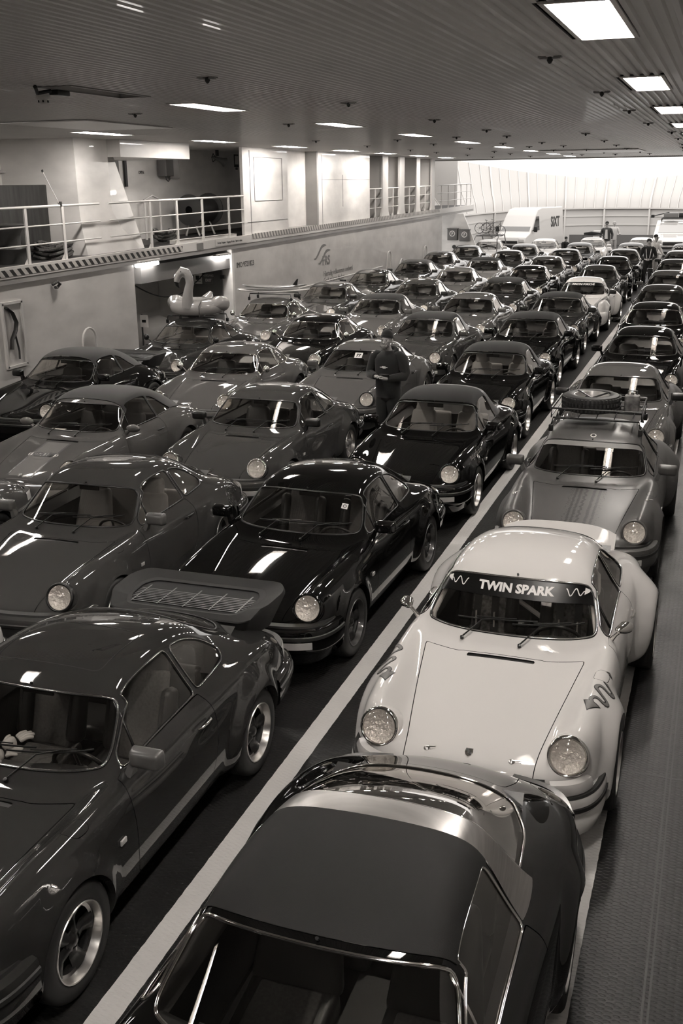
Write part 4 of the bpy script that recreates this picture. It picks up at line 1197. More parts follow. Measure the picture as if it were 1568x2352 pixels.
# ---- railings
def railing(label,posts,y0,y1,x=XW-.03,zt=1.0,post_w=.075,stub=None,mats='steelw'):
    e=empty('guard_railing',(x,(y0+y1)/2,zw(y0))); tag(e,label,'railing','guard railings along the walkway'); ym=(y0+y1)/2; zb=zw(y0)
    for k,h in enumerate((1.0,.66,.33)):
        mb=MB(); mb.tube([(0,y0-ym,zw(y0)-zb+h*zt),(0,y1-ym,zw(y1)-zb+h*zt)],.024 if k==0 else .015,8); mb.build('rail',M[mats],e)
    for p in posts:
        mb=MB(); z0=zw(p)-zb; mb.box((0,p-ym,z0+zt/2),(.03,post_w,zt)); mb.add([(0,p-ym-.04,z0),(0,p-ym-.16,z0),(0,p-ym-.04,z0+.12)],[(0,1,2)],0)
        mb.build('post',M[mats],e)
    return e
railing('pale steel guard railing before the dark board and bollard, left end of walkway',[14.4,15.6,16.84,18.03],13.2,19.35)
railing('pale steel guard railing before the hose reel, right of the flared column',[21.42,22.67,23.98,25.48],19.7,26.4)
for i,(a,b) in enumerate([(37.25,38.7),(39.4,40.95),(41.65,43.3),(44.0,45.8)]):
    railing('short pale railing closing the %s arch of the walkway arcade'%['first','second','third','fourth'][i],[(a+b)/2],a,b,x=XW-.06)
railing('pale railing along the last stretch of walkway towards the bow',[47.6,48.9,50.2,51.4,52.6,53.5],46.8,53.6,post_w=.06)
# bollard, ropes, board
mb=MB(); mb.lathe([(0,.72),(.26,.72),(.30,.70),(.30,.66),(.22,.55),(.20,.34),(.32,.31),(.34,.27),(.30,.20),(.28,0)],28)
tag(mb.build('mooring_bollard',M['steeld'],loc=(-12.62,17.1,zw(17)-.02)),'dark flared mooring winch drum behind the left railing','bollard')
def rope_coil(loc,r,lab,seed,n=9):
    random.seed(seed); mb=MB(); pts=[]
    for i in range(n*14):
        a=i*2*math.pi/14; k=i/14/n; rr=r*(.55+.45*abs(math.sin(k*9+seed)))
        pts.append((rr*1.25*math.cos(a)*.7,rr*math.sin(a)*1.5+.05*math.sin(i*1.7),.03+.26*k+.05*math.sin(i*.9)))
    mb.tube(pts,.034,7); m=mat('rope',.05,.9,noise=(30,.6,2,(1,1,1)))
    tag(mb.build('rope_coil',m,loc=loc),lab,'rope','mooring ropes heaped on the walkway')
rope_coil((-12.60,18.45,zw(18)-.02),.34,'heap of dark braided mooring rope behind the railing post beside the column',1)
rope_coil((-12.9,23.6,zw(24)-.02),.26,'small dark rope coil on the walkway by the hose reel recess',2,5)
mb=MB(); mb.box((-13.12,16.9,3.35),(.04,4.5,1.38),bev=.015); tag(mb.build('leaning_board',M['plywood']),'large dark stained board standing behind the mooring drum','board')
mb=MB(); mb.tube([(-14.1,14,4.33),(-14.1,20,4.30)],.03,8); tag(mb.build('wall_pipe',M['steelw']),'pale pipe along the upper wall above the dark board','pipe')
# antenna on the rail, boxes, loudspeaker, hose reel
mb=MB(); mb.tube([(XW-.03,17.98,zw(18)+1.0),(XW-.06,17.55,zw(18)+1.62)],.007,6); mb.lathe([(0,.03),(.02,.02),(.02,-.02),(0,-.03)],8,1,Matrix.Translation((XW-.06,17.55,zw(18)+1.63))); mb.box((XW-.03,17.98,zw(18)+1.03),(.05,.06,.09),1)
tag(mb.build('whip_antenna',[M['steelw'],M['black']]),'thin whip aerial with dark tip clamped to the railing','antenna')
e=empty('switch_cabinet',(-14.0,25.9,4.25)); tag(e,'grey electrical box with cables on the upper wall','cabinet')
mb=MB(); mb.box((0,0,.28),(.26,.42,.62),bev=.02); mb.build('box',M['steelg'],e)
mb=MB(); mb.box((-.05,.55,.22),(.06,.5,.62),bev=.01); mb.build('back_plate',M['galv'],e)
mb=MB(); mb.tube([(.02,-.1,.6),(.02,-.12,.75)],.05,10); mb.tube([(.02,.08,.6),(.02,.08,.75)],.05,10); mb.build('conduit',M['steelw'],e)
mb=MB(); mb.tube([(.05,-.12,0),(.06,-.10,-.12),(.06,0,-.16),(.06,.10,-.1),(.05,.12,0)],.012,6); mb.build('cable',M['black'],e)
e=empty('horn_loudspeaker',(-13.6,28.2,4.72)); tag(e,'small horn loudspeaker with looped cable under the ceiling','loudspeaker')
mb=MB(); mb.lathe([(.03,-.22),(.05,-.1),(.06,0),(.09,.12),(.13,.2),(.12,.2),(.02,.02)],20,0,axis_m((0,.1,-.05),(.55,.7,-.35))); mb.build('horn',M['steelg'],e)
mb=MB(); mb.tube([(0,-.1,0),(0,-.25,.1),(0,-.35,.0),(0,-.28,-.12),(0,-.12,-.06)],.012,6); mb.build('cable',M['black'],e)
mb=MB(); mb.box((0,0,.12),(.05,.12,.16)); mb.build('bracket',M['steeld'],e)
e=empty('hose_reel',(-13.4,26.0,zw(26))); tag(e,'big dark hose reel drum on a pale stand behind the railing','hose reel')
mb=MB(); Mx=axis_m((0,.55,.66),(0,1,0)); mb.lathe([(.10,-.62),(.40,-.60),(.40,-.56),(.30,-.55),(.33,-.4),(.31,-.2),(.33,0),(.31,.2),(.33,.4),(.30,.55),(.42,.56),(.42,.60),(.10,.62)],32,0,Mx); mb.build('drum',M['steeld'],e)
mb=MB()
for yy in(.1,1.0): mb.tube([(.2,yy,0),(.0,yy,.5),(-.2,yy,0)],.03,8)
mb.build('stand',M['steelw'],e)
mb=MB(); mb.box((0,0,0),(.02,.30,.36),bev=.008); mb.box((.012,0,.02),(.006,.22,.24),1); mb.box((.0,0,-.22),(.03,.10,.06)); tag(mb.build('wall_sign',[M['steeld'],M['wht']],loc=(-13.85,30.0,4.66)),'small square pictogram sign on upper wall right of the loudspeaker','sign')
for s,y,z in(('CLOSED',24.75,4.78),('OPEN',24.8,4.28)):
    o=wall_text('wall_text',s,.11,y,z,-14.19,M['blk_print']); tag(o,'tiny stencilled %s lettering on the upper walkway wall'%s,'lettering')
mb=MB(); mb.box((-14.15,24.1,4.35),(.04,.10,.75)); tag(mb.build('vertical_sign',M['blk_print']),'narrow black upright sign plate beside the upper doorway','sign')
# stacked planks on the walkway
mb=MB(); mb.box((-12.25,24.5,zw(24)+.025),(.16,3.4,.09)); tag(mb.build('sign_plank',M['wht']),'white plank with black marks lying on the walkway edge','plank')
mb=MB(); mb.box((-12.45,21.9,zw(22)+.005),(.08,2.0,.05)); tag(mb.build('dark_pole',M['steeld']),'dark pole lying along the walkway edge left of the white plank','pole')
# recessed door with U-shaped grab bars
mb=MB(); mb.tube([(-13.9,24.5,2.66),(-13.9,24.5,3.65),(-13.9,24.9,3.75),(-13.9,25.3,3.65),(-13.9,25.3,2.66)],.03,8); tag(mb.build('door_frame_tube',M['steelw']),'pale rounded tube frame on the walkway wall','frame')
# safety notices on the fascia
mb=MB(); mb.box((XW+.058,23.6,zw(23.6)-.11),(.006,.34,.15)); tag(mb.build('pictogram_plate',M['grytxt']),'small grey pictogram plate on the fascia beside the hazard stripes','sign')
mb=MB(); mb.box((XW+.058,25.4,zw(25.4)-.09),(.006,1.9,.17)); sg=mb.build('fascia_sign',M['steelw']); tag(sg,'long white fascia sign with a line of small black lettering','sign')
o=link('lettering',text_mesh('Zu den Treppen   Opgang til salon   Stairs to salon',.072,[M['blk_print']]),sg); o.matrix_local=axis_m((XW+.0625,24.55,zw(25)-.12),(1,0,0),(0,1,0))
# lights under the fascia
for i,(y,l,lab) in enumerate([(21.05,.95,'lit batten lamp under the walkway, left of the exit alcove'),(24.9,.75,'lit cage lamp hanging under the walkway above the exit door')]):
    e=empty('bulkhead_lamp',(-11.98 if i==0 else -12.0,y,2.36 if i==0 else 2.25)); tag(e,lab,'lamp')
    mb=MB(); mb.box((0,0,.05),(.16,l,.05),bev=.01); mb.build('housing',M['steelw'],e)
    m2=M.get('blamp') or mat('bulkhead_diffuser',.8,.5,emit=14); M['blamp']=m2
    mb=MB(); mb.box((0,0,-.02),(.13,l*.94,.09),bev=.03); mb.build('diffuser',m2,e)
for i,yy in enumerate((24.0,25.2)):  # lamp added out of view behind the beam to brighten the dark walkway recess
    e=empty('added_fill_lamp',(-13.0,yy-.2,4.86)); tag(e,'added fill lamp unseen behind the deep beam over the walkway, %s one'%('nearer' if i==0 else 'farther'),'lamp')
    mb=MB(); mb.box((0,0,.03),(.9,.12,.05),bev=.01); mb.build('housing',M['steelw'],e)
    mb=MB(); mb.box((0,0,-.01),(.85,.08,.03),bev=.01); mb.build('diffuser',M['blamp'],e)
    if i==0: break
# alcove: dark beam, cable, exit door
mb=MB(); vs=[]
for y in(20.9,26.0):
    for x in(-12.55,-12.06):
        for z in(1.92,2.30): vs.append((x,y,z+(y-20.9)*.0))
mb.add(vs,[(0,1,3,2),(4,6,7,5),(0,4,5,1),(2,3,7,6),(0,2,6,4),(1,5,7,3)],0); struct(mb.build('trim_19',M['steelg']))
mb=MB(); mb.tube([(-12.6,21.2+4.2*u,1.95-.55*math.sin(math.pi*u)) for u in np.linspace(0,1,16)],.016,6); tag(mb.build('hanging_cable',M['black']),'black cable sagging between the beam and the exit door','cable')
e=empty('door_1',(-12.8,25.44,0)); e['kind']='structure'; e['label']='dark grey steel exit door in the alcove'
mb=MB(); mb.box((0,0,1.0),(1.06,.05,1.95),bev=.01); mb.build('door_panel',M['steelg'],e)
for z in(.5,1.1,1.7): 
    mb=MB(); mb.box((.56,-.05,z),(.12,.08,.09)); mb.lathe([(0,-.05),(.03,-.05),(.03,.05),(0,.05)],10,0,Matrix.Translation((.52,-.06,z))); mb.build('hinge',M['steeld'],e)
mb=MB(); mb.box((.34,-.04,.98),(.10,.03,.30)); mb.build('handle',M['black'],e)
sg=empty('cup_sign',(-12.965,25.40,1.645)); tag(sg,'white pictogram sign of a cup on the exit door','sign')
mb=MB(); mb.box((0,0,0),(.24,.012,.28),bev=.004); mb.build('plate',M['wht'],sg)
mb=MB(); mb.box((-.01,-.008,.02),(.10,.006,.11)); mb.box((0,-.008,-.07),(.16,.006,.014)); mb.tube([(.04,-.008,.06),(.085,-.008,.05),(.085,-.008,0),(.04,-.008,-.01)],.008,6); mb.build('pictogram',M['blk_print'],sg)
sg=empty('exit_sign',(-12.66,25.40,1.66)); tag(sg,'grey sign reading AUSGANG EXIT on the alcove door','sign')
mb=MB(); mb.box((0,0,0),(.30,.012,.32),bev=.004); mb.build('plate',M['steelg'],sg)
for s,sz,z,b in(('AUSGANG',.078,.04,0),('EXIT',.10,-.09,.003)):
    o=link('lettering',text_mesh(s,sz,[M['wht']],sx=.85,align='CENTER',bold=b),sg); o.matrix_local=axis_m((0,-.009,z),(0,-1,0),(1,0,0))
sg=empty('stairs_sign',(-12.62,25.35,2.03)); tag(sg,'black sign with white lettering under the cage lamp','sign')
mb=MB(); mb.box((0,0,0),(.46,.015,.20)); mb.build('plate',M['blk_print'],sg)
for s,z in(('ZU DEN FAHRGASTR\u00c4UMEN',.02),('STAIRS TO SALON',-.06)):
    o=link('lettering',text_mesh(s,.05,[M['wht']],sx=.68,align='CENTER'),sg); o.matrix_local=axis_m((0,-.010,z),(0,-1,0),(1,0,0))
# niche with a strap, grab hoop on the left wall
e=empty('wall_niche',(XW,16.1,1.45)); tag(e,'pale recessed wall niche with black strap at far left','niche')
mb=MB()
for c,d in(((.02,-.28,0),(.05,.05,1.15)),((.02,.28,0),(.05,.05,1.15)),((.02,0,.57),(.05,.60,.05)),((.02,0,-.57),(.05,.60,.05)),((.004,0,0),(.01,.56,1.12))): mb.box(c,d,bev=0)
mb.build('frame',M['steelw'],e)
mb=MB(); mb.tube([(.05,-.20,.50),(.06,-.05,.40),(.07,.03,.22),(.06,.0,.08),(.05,-.12,-.08),(.05,-.15,-.25)],[.05]*6,8,sy=.4); mb.build('strap',M['rubber'],e)
mb=MB(); mb.tube([(.05,-.02,.02),(.05,.02,-.12),(.05,.06,-.30),(.05,.05,-.45)],.018,8); mb.build('lashing_hook',M['steeld'],e)
def hoop(y,z,w,h,lab):
    mb=MB(); pts=[(XW+.06,y-w/2,z)]+[(XW+.07,y-w/2*math.cos(a),z+h-w/2+w/2*math.sin(a)) for a in np.linspace(0,math.pi,11)]+[(XW+.06,y+w/2,z)]
    mb.tube(pts,.022,8); tag(mb.build('grab_hoop',M['steelw']),lab,'hoop','steel hoops on the left wall')
hoop(18.45,.55,.50,.72,'pale steel hoop on wall above the dark convertible')
hoop(39.3,.9,.45,.6,'pale steel hoop on wall right of the welcome lettering'); hoop(44.6,.7,.5,.7,'pale hoop near the bow end of the left wall'); hoop(41.0,.3,.5,.8,'pale hoop behind the dark soft-top car near the wall')
mb=MB(); mb.tube([(XW+.03,17.4,2.22),(XW+.08,17.5,2.27),(XW+.07,17.6,2.22),(XW+.05,17.52,2.16),(XW+.08,17.42,2.17)],.03,8); tag(mb.build('wall_cleat',M['steeld']),'small dark fitting high on the left wall','fitting')
# tank and sign left of the float
mb=MB(); mb.lathe([(0,-.7),(.20,-.68),(.30,-.6),(.34,-.45),(.34,.45),(.30,.6),(.20,.68),(0,.7)],28,0,axis_m((-12.9,22.6,.62),(0,1,0))); mb.box((-12.9,22.2,.15),(.4,.08,.32)); mb.box((-12.9,23.0,.15),(.4,.08,.32)); tag(mb.build('white_tank',M['steelw'],auto=60),'white horizontal tank in the alcove behind the float-carrying car','tank')
mb=MB(); mb.box((-12.50,21.665,1.0),(.20,.02,.28)); mb.box((-12.50,21.65,1.0),(.10,.01,.06),1); tag(mb.build('small_notice',[M['wht'],M['blk_print']]),'small white notice with a black mark beside the tank','sign')
mb=MB(); mb.tube([(-12.58,21.7,0),(-12.58,21.7,1.15)],.02,8); tag(mb.build('dark_stake',M['steeld']),'thin dark upright stake beside the small white notice','stake')
# fire boxes on the bow bulkhead
for i,(x,z) in enumerate([(-12.08,1.60),(-11.50,1.56)]):
    e=empty('fire_box',(x,50.1,z)); tag(e,'%s of the two dark fire hose boxes marked with a white circle'%('left' if i==0 else 'right'),'box','two dark hose boxes')
    mb=MB(); mb.box((0,0,0),(.48,.24,.52),bev=.02); mb.box((0,-.01,.27),(.52,.28,.03)); mb.build('box',M['steelg'],e)
    mb=MB(); mb.lathe([(.10,0),(.135,0),(.135,.006),(.10,.006)],28,0,axis_m((0,-.121,.05),(0,-1,0)),closed=True); mb.build('ring',M['wht'],e)
    o=link('letter',text_mesh('F',.18,[M['wht']],align='CENTER',bold=.004),e); o.matrix_local=axis_m((0,-.123,-.015),(0,-1,0),(1,0,0))
for i,(x) in enumerate((-11.98,-11.55)):
    mb=MB(); mb.lathe([(0,0),(.09,0),(.09,.05),(0,.06)],16,0,axis_m((x,50.0,1.05),(0,-1,0))); mb.tube([(x,50.05,0),(x,50.05,1.05)],.03,8); tag(mb.build('hydrant_valve',M['steeld']),'dark hydrant valve below the %s fire box'%('left' if i==0 else 'right'),'valve')
# ceiling fittings
CM={}
def clip_mesh():
    mb=MB(); mb.box((0,0,-.012),(.16,.03,.012)); mb.box((-.06,0,-.005),(.06,.07,.014)); mb.box((.06,0,-.005),(.06,.07,.014)); mb.lathe([(0,0),(.022,-.005),(.024,-.03),(.012,-.05),(0,-.055)],10,1)
    return mb.mesh('ceiling_clip',[M['galv'],M['steeld']],40)
clip=clip_mesh()
pts=[(-1.4,8.9,'near the largest lamp'),(-1.4,12.6,'beside the second lamp of the right row'),(-1.4,16.1,'beside the third lamp of the right row'),(-1.4,19.9,'beyond the third right-hand lamp'),(-4.5,9.2,'alone high at centre left'),(-4.4,12.8,'second along the centre line'),(-4.4,16.9,'third along the centre line'),(-4.4,20.8,'fourth along the centre line'),(-7.6,13.3,'between the unlit tray and the wall lamp'),(-6.8,16.8,'short of the third middle lamp')]
for x,y,w in pts:
    tag(link('sprinkler_head',clip,None,(x,y,CEIL)),'small sprinkler fitting on the ceiling, %s'%w,'sprinkler','ceiling sprinkler fittings')
for x in(-1.4,-2.9,-4.4,-5.6,-7.4,-9.0):
    for y in range(24,48,4):
        tag(link('sprinkler_head',clip,None,(x+.2*math.sin(y*3+x),y+.4*math.cos(x*5+y),CEIL)),'tiny dark sprinkler on the far ceiling, %s row, %s from the near end'%({-1.4:'rightmost',-2.9:'second from right',-4.4:'third from right',-5.6:'middle',-7.4:'second from left',-9.0:'leftmost'}[x],['first','second','third','fourth','fifth','sixth'][(y-24)//4]),'sprinkler','far sprinkler fittings')
mb=MB(); mb.lathe([(0,0),(.075,0),(.08,-.025),(.055,-.04),(.05,-.07),(.03,-.085),(0,-.088)],24); 
for k in range(6):
    a=k*math.pi/3; mb.box((.053*math.cos(a),.053*math.sin(a),-.058),(.012,.012,.022),1)
tag(mb.build('smoke_detector',[M['wht'],M['black']],loc=(-6.95,10.25,CEIL)),'round white smoke detector on the ceiling at left','smoke detector')
mb=MB(); mb.box((-6.25,9.5,CEIL-.05),(.10,.22,.05),bev=.01); mb.tube([(-6.25,9.35,CEIL-.04),(-6.3,9.2,CEIL-.07),(-6.25,9.1,CEIL-.02)],.02,6); tag(mb.build('hanging_clip',M['black']),'dark clip hanging from the unlit lamp tray','clip')
M['greyfit']=mat('satin_grey_fitting',.09,.35)
# ------------------------------------------------------------------ the parked cars, lane by lane
black,dg,gr,mid,sl,sv,lg,cr,wh,sat=(P[k] for k in('black','darkgrey','graphite','mid','slate','silver','light','cream','white','satin'))
CH=M['chrome']; TAN=M['leather_tan']; BLK=M['black']
CARS={}
def C_(key,x,y,rz,pt,label,**k):
    CARS[key]=make_car((x,y,0),rz,pt,label,group=None,**k)[0]; return CARS[key]
# lane between the two white lines
C_('A1',-1.245,3.38,.35,black,'nearest car, black open-top coupe with matt black roof panel and brushed steel hoop',roof='targa',fend='sc',bead=True,trim=CH,hoop=M['brushed'],mirror=None,seat='plain',ring=CH,roofmat=M['vinyl_top'])
C_('A2',-1.219,7.54,0,cr,'cream coupe with TWIN SPARK sun strip and flared arches, behind the nearest car',fend='rsr',bumper='early',tail='duck',bead=True,trim=BLK,mirror='bullet',mirror_mat=CH,seat='sport',ring=CH,seat2=mat('plaid_cloth',.25,.9,noise=(35,.6,1,(1,1,1))))
C_('A3',-1.195,12.05,.3,sat,'satin grey coupe with tyre-track hood print and spare wheel on its roof rack',fend='turbo',seat='sport',ring=sat,rim='dark',bmat=P['satin'])
C_('A4',-1.268,16.3,1.0,mid,'grey coupe with pale shining roof, parked behind the roof-rack car',fend='turbo',seat='plain',ring=mid,mirror_mat=BLK)
C_('A5',-1.244,20.75,-.4,black,'black coupe with square mirror, second behind the roof-rack car',lod=1,ring=black,seat='plain')
C_('A6',-1.318,25.15,1.1,black,'black coupe with bright-edged windscreen frame, third behind the roof-rack car',lod=1,ring=CH,trim=CH)
C_('A7',-1.417,29.5,.2,dg,'dark coupe with round black mirror at the right edge, fourth behind the roof-rack car',lod=1,mirror='round',mirror_mat=BLK)
C_('A8',-1.473,34.3,0,gr,'dark grey coupe at right edge just in front of the photographer',lod=1,fend='sc')
C_('A9',-1.499,39.3,0,dg,'dark coupe at right edge level with the photographer',lod=2)
C_('A10',-1.537,44.2,.1,gr,'small dark coupe at right edge beyond the photographer',lod=2)
C_('A11',-1.514,48.9,.1,dg,'last coupe at the right edge, with a chequered windscreen strip',lod=2)
# lane left of the white line
C_('B1',-3.617,4.90,.6,dg,'dark coupe at lower left with gloves on its dashboard and big rubber tail spoiler',bead=True,tail='whale',seat='sport',ring=CH,seatmat=None,trim=BLK,mirror_mat=M['greyfit'])
C_('B2',-3.55,9.25,-1.0,black,'glossy black coupe behind the spoiler-tailed car, with bucket seats',ring=black,seat='sport',rim='dark',trim=BLK)
C_('B3',-3.442,13.65,-.4,black,'black open-top coupe with pale headrests and script lettering on its front wing',roof='targa',seatmat=TAN,seat='tomb',ring=black,rim='silver',roofmat=M['vinyl_top'],mirror_mat=black)
C_('B4',-3.55,17.98,-.7,black,'black open-top coupe with pale seats, behind the script-lettered one',roof='targa',seatmat=TAN,ring=black,rim='silver',lod=1)
C_('B5',-3.689,22.6,-1.1,black,'black soft-roofed coupe two behind the script-lettered car',roof='targa',ring=black,rim='silver',lod=1)
C_('B6',-3.722,26.95,-.6,dg,'dark open-top coupe directly in front of the striped racing car',roof='targa',ring=dg,rim='silver',lod=1)
C_('B7',-3.669,31.5,-.6,cr,'pale racing coupe with MARTINI PORSCHE sun strip and wing stripes',fend='rsr',bumper='martini',lod=1,seat='sport',mirror_mat=BLK)
C_('B8',-3.775,36.1,-.1,dg,'dark coupe directly behind the striped racing car',lod=1)
C_('B9',-3.745,40.5,0,black,'black coupe two behind the striped racing car',lod=2)
C_('B10',-3.759,44.9,0,dg,'dark coupe left of the photographer, three behind the striped racing car',lod=2)
C_('B11',-3.822,49.3,0,gr,'dark coupe partly hidden by the photographer, last dark one of its lane',lod=2)
C_('B12',-3.7,53.9,0,wh,'white car beyond the photographer, at the end of the lane',lod=2,fend='turbo')
# third lane
C_('C0',-5.80,4.38,1.0,dg,'dark car of which only the tail corner shows at the left edge',lod=1)
C_('C1',-5.728,8.80,1.4,gr,'dark grey coupe with pale seats, parked directly left of the glossy black coupe',seatmat=TAN,seat2=TAN,ring=BLK,mirror_mat=M['greyfit'],trim=BLK)
C_('C2',-5.787,13.2,.1,gr,'graphite coupe with smooth empty hood, right of the striped convertible',ring=CH,seat='tomb',rim='silver',mirror_mat=BLK)
C_('C3',-5.828,17.7,0,mid,'grey coupe with a 77 sticker on its windscreen, beside the bearded man',ring=BLK,lod=0,seat='plain')
C_('C4',-5.79,22.1,-1.2,gr,'grey open-top coupe right behind the bearded man',roof='targa',ring=BLK,lod=1,rim='silver')
C_('C5',-5.837,26.4,-.4,mid,'mid-grey coupe behind the open-top one, third lane',lod=1,ring=CH)
C_('C6',-5.892,30.9,-1.1,dg,'dark open-top coupe with fabric roof, left of the striped racing car',roof='targa',lod=1,ring=CH)
C_('C7',-5.966,35.6,-.6,black,'black coupe with a bright streak on its windscreen, behind the fabric-roofed one',lod=1,ring=CH)
C_('C8',-6.10,40.2,.2,gr,'grey coupe far back in the third lane with a round hood line',lod=2,ring=CH)
C_('C9',-6.039,44.6,0,black,'black coupe behind the far grey one in the third lane',lod=2)
C_('C10',-6.051,49.2,-.1,dg,'dark coupe directly in front of the white car with a loaded roof',lod=2)
C_('C11',-6.015,53.7,0,wh,'white coupe with a black roof load near the standing men',lod=2)
# fourth lane
C_('D0',-8.02,7.88,.3,mid,'grey car of which only the rear wing shows at the left edge',lod=1)
C_('D1',-7.976,12.31,.5,mid,'grey convertible with dark soft top and Gulf striped hood',roof='cab',fend='narrow',bumper='smooth',mirror='tear',slant=True,seat='tomb',rim='bar',trim=None,bead=False,mirror_mat=sv)
C_('D2',-8.005,16.85,1.4,mid,'grey coupe with round chrome mirrors and bright window frames, behind the convertible',bead=True,mirror='round',mirror_mat=CH,ring=CH,fend='narrow',trim=CH,seat='plain')
C_('D3',-8.044,21.2,-.3,black,'black coupe with chrome window frames, in front of the bright-screened grey one',trim=CH,ring=CH,lod=0,mirror='round',mirror_mat=CH,fend='narrow')
C_('D4',-7.998,25.6,-.5,sv,'silver open-top coupe with dark roof, behind the chrome-framed black one',roof='targa',trim=BLK,ring=CH,lod=1,hoop=M['brushed'])
C_('D5',-8.185,30.0,-1.1,gr,'dark grey coupe with oval headlights, behind the silver open-top one',slant=True,bumper='smooth',lod=1,mirror_mat=BLK)
C_('D6',-8.171,34.5,.1,sv,'silver coupe with round auxiliary lamp, behind the oval-lamped one',lod=1,fog=True,ring=BLK)
C_('D7',-8.238,39.1,-.1,lg,'pale open-top coupe with black roof, fifth in front of the van',roof='targa',lod=2,ring=CH)
C_('D8',-8.183,43.5,.1,dg,'dark coupe behind the pale open-top one',lod=2)
C_('D9',-8.306,47.9,-.1,gr,'dark coupe in front of the white car at the van',lod=2)
C_('D10',-8.127,52.4,0,wh,'white car with pale windows standing beside the van',lod=2)
# lane along the wall
C_('E1',-10.36,15.432,.3,black,'black convertible with canvas roof and tail spoiler, nearest to the wall at left',roof='cab',tail='whale',fend='turbo',ring=black,mirror='flag',mirror_mat=black)
C_('E2',-10.37,19.85,-1.1,dg,'dark coupe carrying the inflatable flamingo on roof bars',ring=CH,seatmat=TAN,mirror='round',mirror_mat=BLK)
C_('E3',-10.427,24.2,.5,mid,'grey coupe with chrome window frames carrying two surfboards',trim=CH,ring=CH,lod=1,mirror='round',mirror_mat=CH,fend='narrow')
C_('E4',-10.452,28.6,.7,gr,'dark flat-nosed coupe by the wall behind the surfboard car',slant=True,bumper='smooth',lod=1,mirror_mat=BLK)
C_('E5',-10.651,33.1,-.4,dg,'dark coupe by the wall under the welcome lettering',slant=True,lod=1,bumper='smooth')
C_('E6',-10.44,37.6,-.8,dg,'dark soft-top car by the wall beyond the welcome lettering',roof='cab',lod=2)
C_('E7',-10.70,42.2,-.5,gr,'dark coupe by the wall in front of the last dark wall-side one',lod=2)
C_('E8',-10.629,46.7,-.1,dg,'last dark coupe by the wall, below the fire boxes',lod=2)
C_('E9',-10.6,51.4,-.1,wh,'white car with a tubular rack and bicycles, in front of the van',lod=2)

for ch in CARS['A1'].children:
    if ch.name.startswith('rear_bumper'): ch.location.y-=.07
# ------------------------------------------------------------------ decals, loads and other things on the cars
def body_bvh(B,keys=('body','hood','windshield','door','engine_lid')):
    vs=[];ps=[]
    for k in keys:
        for me in B[k]:
            o=len(vs); vs+=[v.co.copy() for v in me.vertices]; ps+=[[i+o for i in p.vertices] for p in me.polygons]
    return BVHTree.FromPolygons(vs,ps)
def drape_mesh(name,polys,Mx,bvh,mats,off=.0025,cut=.03):
    """polys: list of (2d outline, material index); laid onto a body along -z of Mx"""
    bm=bmesh.new()
    for poly,mi in polys:
        f=bm.faces.new([bm.verts.new((x,y,0)) for x,y in poly]); f.material_index=mi
    bmesh.ops.triangulate(bm,faces=bm.faces[:])
    for _ in range(4):
        es=[e for e in bm.edges if e.calc_length()>cut]
        if not es: break
        bmesh.ops.subdivide_edges(bm,edges=es,cuts=1); bmesh.ops.triangulate(bm,faces=[f for f in bm.faces if len(f.verts)>3])
    me=bpy.data.meshes.new(name); 
    d=-(Mx.to_3x3()@Vector((0,0,1))).normalized(); bad=[]
    for v in bm.verts:
        h=bvh.ray_cast(Mx@v.co,d)
        if h[0] is None: bad.append(v); continue
        v.co=h[0]-d*0+ (h[1] if h[1].dot(d)<0 else -h[1])*off
    bmesh.ops.delete(bm,geom=bad,context='VERTS')
    bm.to_mesh(me); bm.free()
    for m in mats: me.materials.append(m)
    me.polygons.foreach_set('use_smooth',[True]*len(me.polygons)); return me
def drape_text(name,s,size,Mx,bvh,m,sx=1,bold=0,align='CENTER',off=.003,shear=0,space=1.0):
    t=text_mesh(s,size,[m],sx=sx,extr=0,align=align,bold=bold,res=2,shear=shear,space=space); d=-(Mx.to_3x3()@Vector((0,0,1))).normalized()
    for v in t.vertices:
        p=Mx@v.co; h=bvh.ray_cast(p,d)
        if h[0] is None: h=(p+d*3.4,-d)
        v.co=h[0]+(h[1] if h[1].dot(d)<0 else -h[1])*off
    t.name=name; return t
def ribbon(pts,w):
    """outline of a 2d stroke"""
    L_=[];R_=[]
    for i,p in enumerate(pts):
        a=Vector(pts[max(i-1,0)]);b=Vector(pts[min(i+1,len(pts)-1)]);t=(b-a).normalized();n=Vector((-t.y,t.x))*w/2
        L_.append(tuple(Vector(p)+n));R_.append(tuple(Vector(p)-n))
    return [[L_[i],L_[i+1],R_[i+1],R_[i]] for i in range(len(pts)-1)]
def sunstrip(car,key,u0,m,name='sun_strip'):
    B=LIB[key]; S=B['surf']
    top,_=S.split(B['ws_faces'],lambda P_,U,V:u0-U)
    o=link(name,S.mesh(name,top,[m],offset=.0012),car); return o
FR=lambda:axis_m((0,-4,0),(0,-1,0),(1,0,0))          # plane seen from the front: x right, y up
TOPM=lambda:axis_m((0,0,3),(0,0,1),(1,0,0))           # plane seen from above: x right, y towards the tail

M['strip']=mat('sun_strip_film',.004,.3,spec=.2)
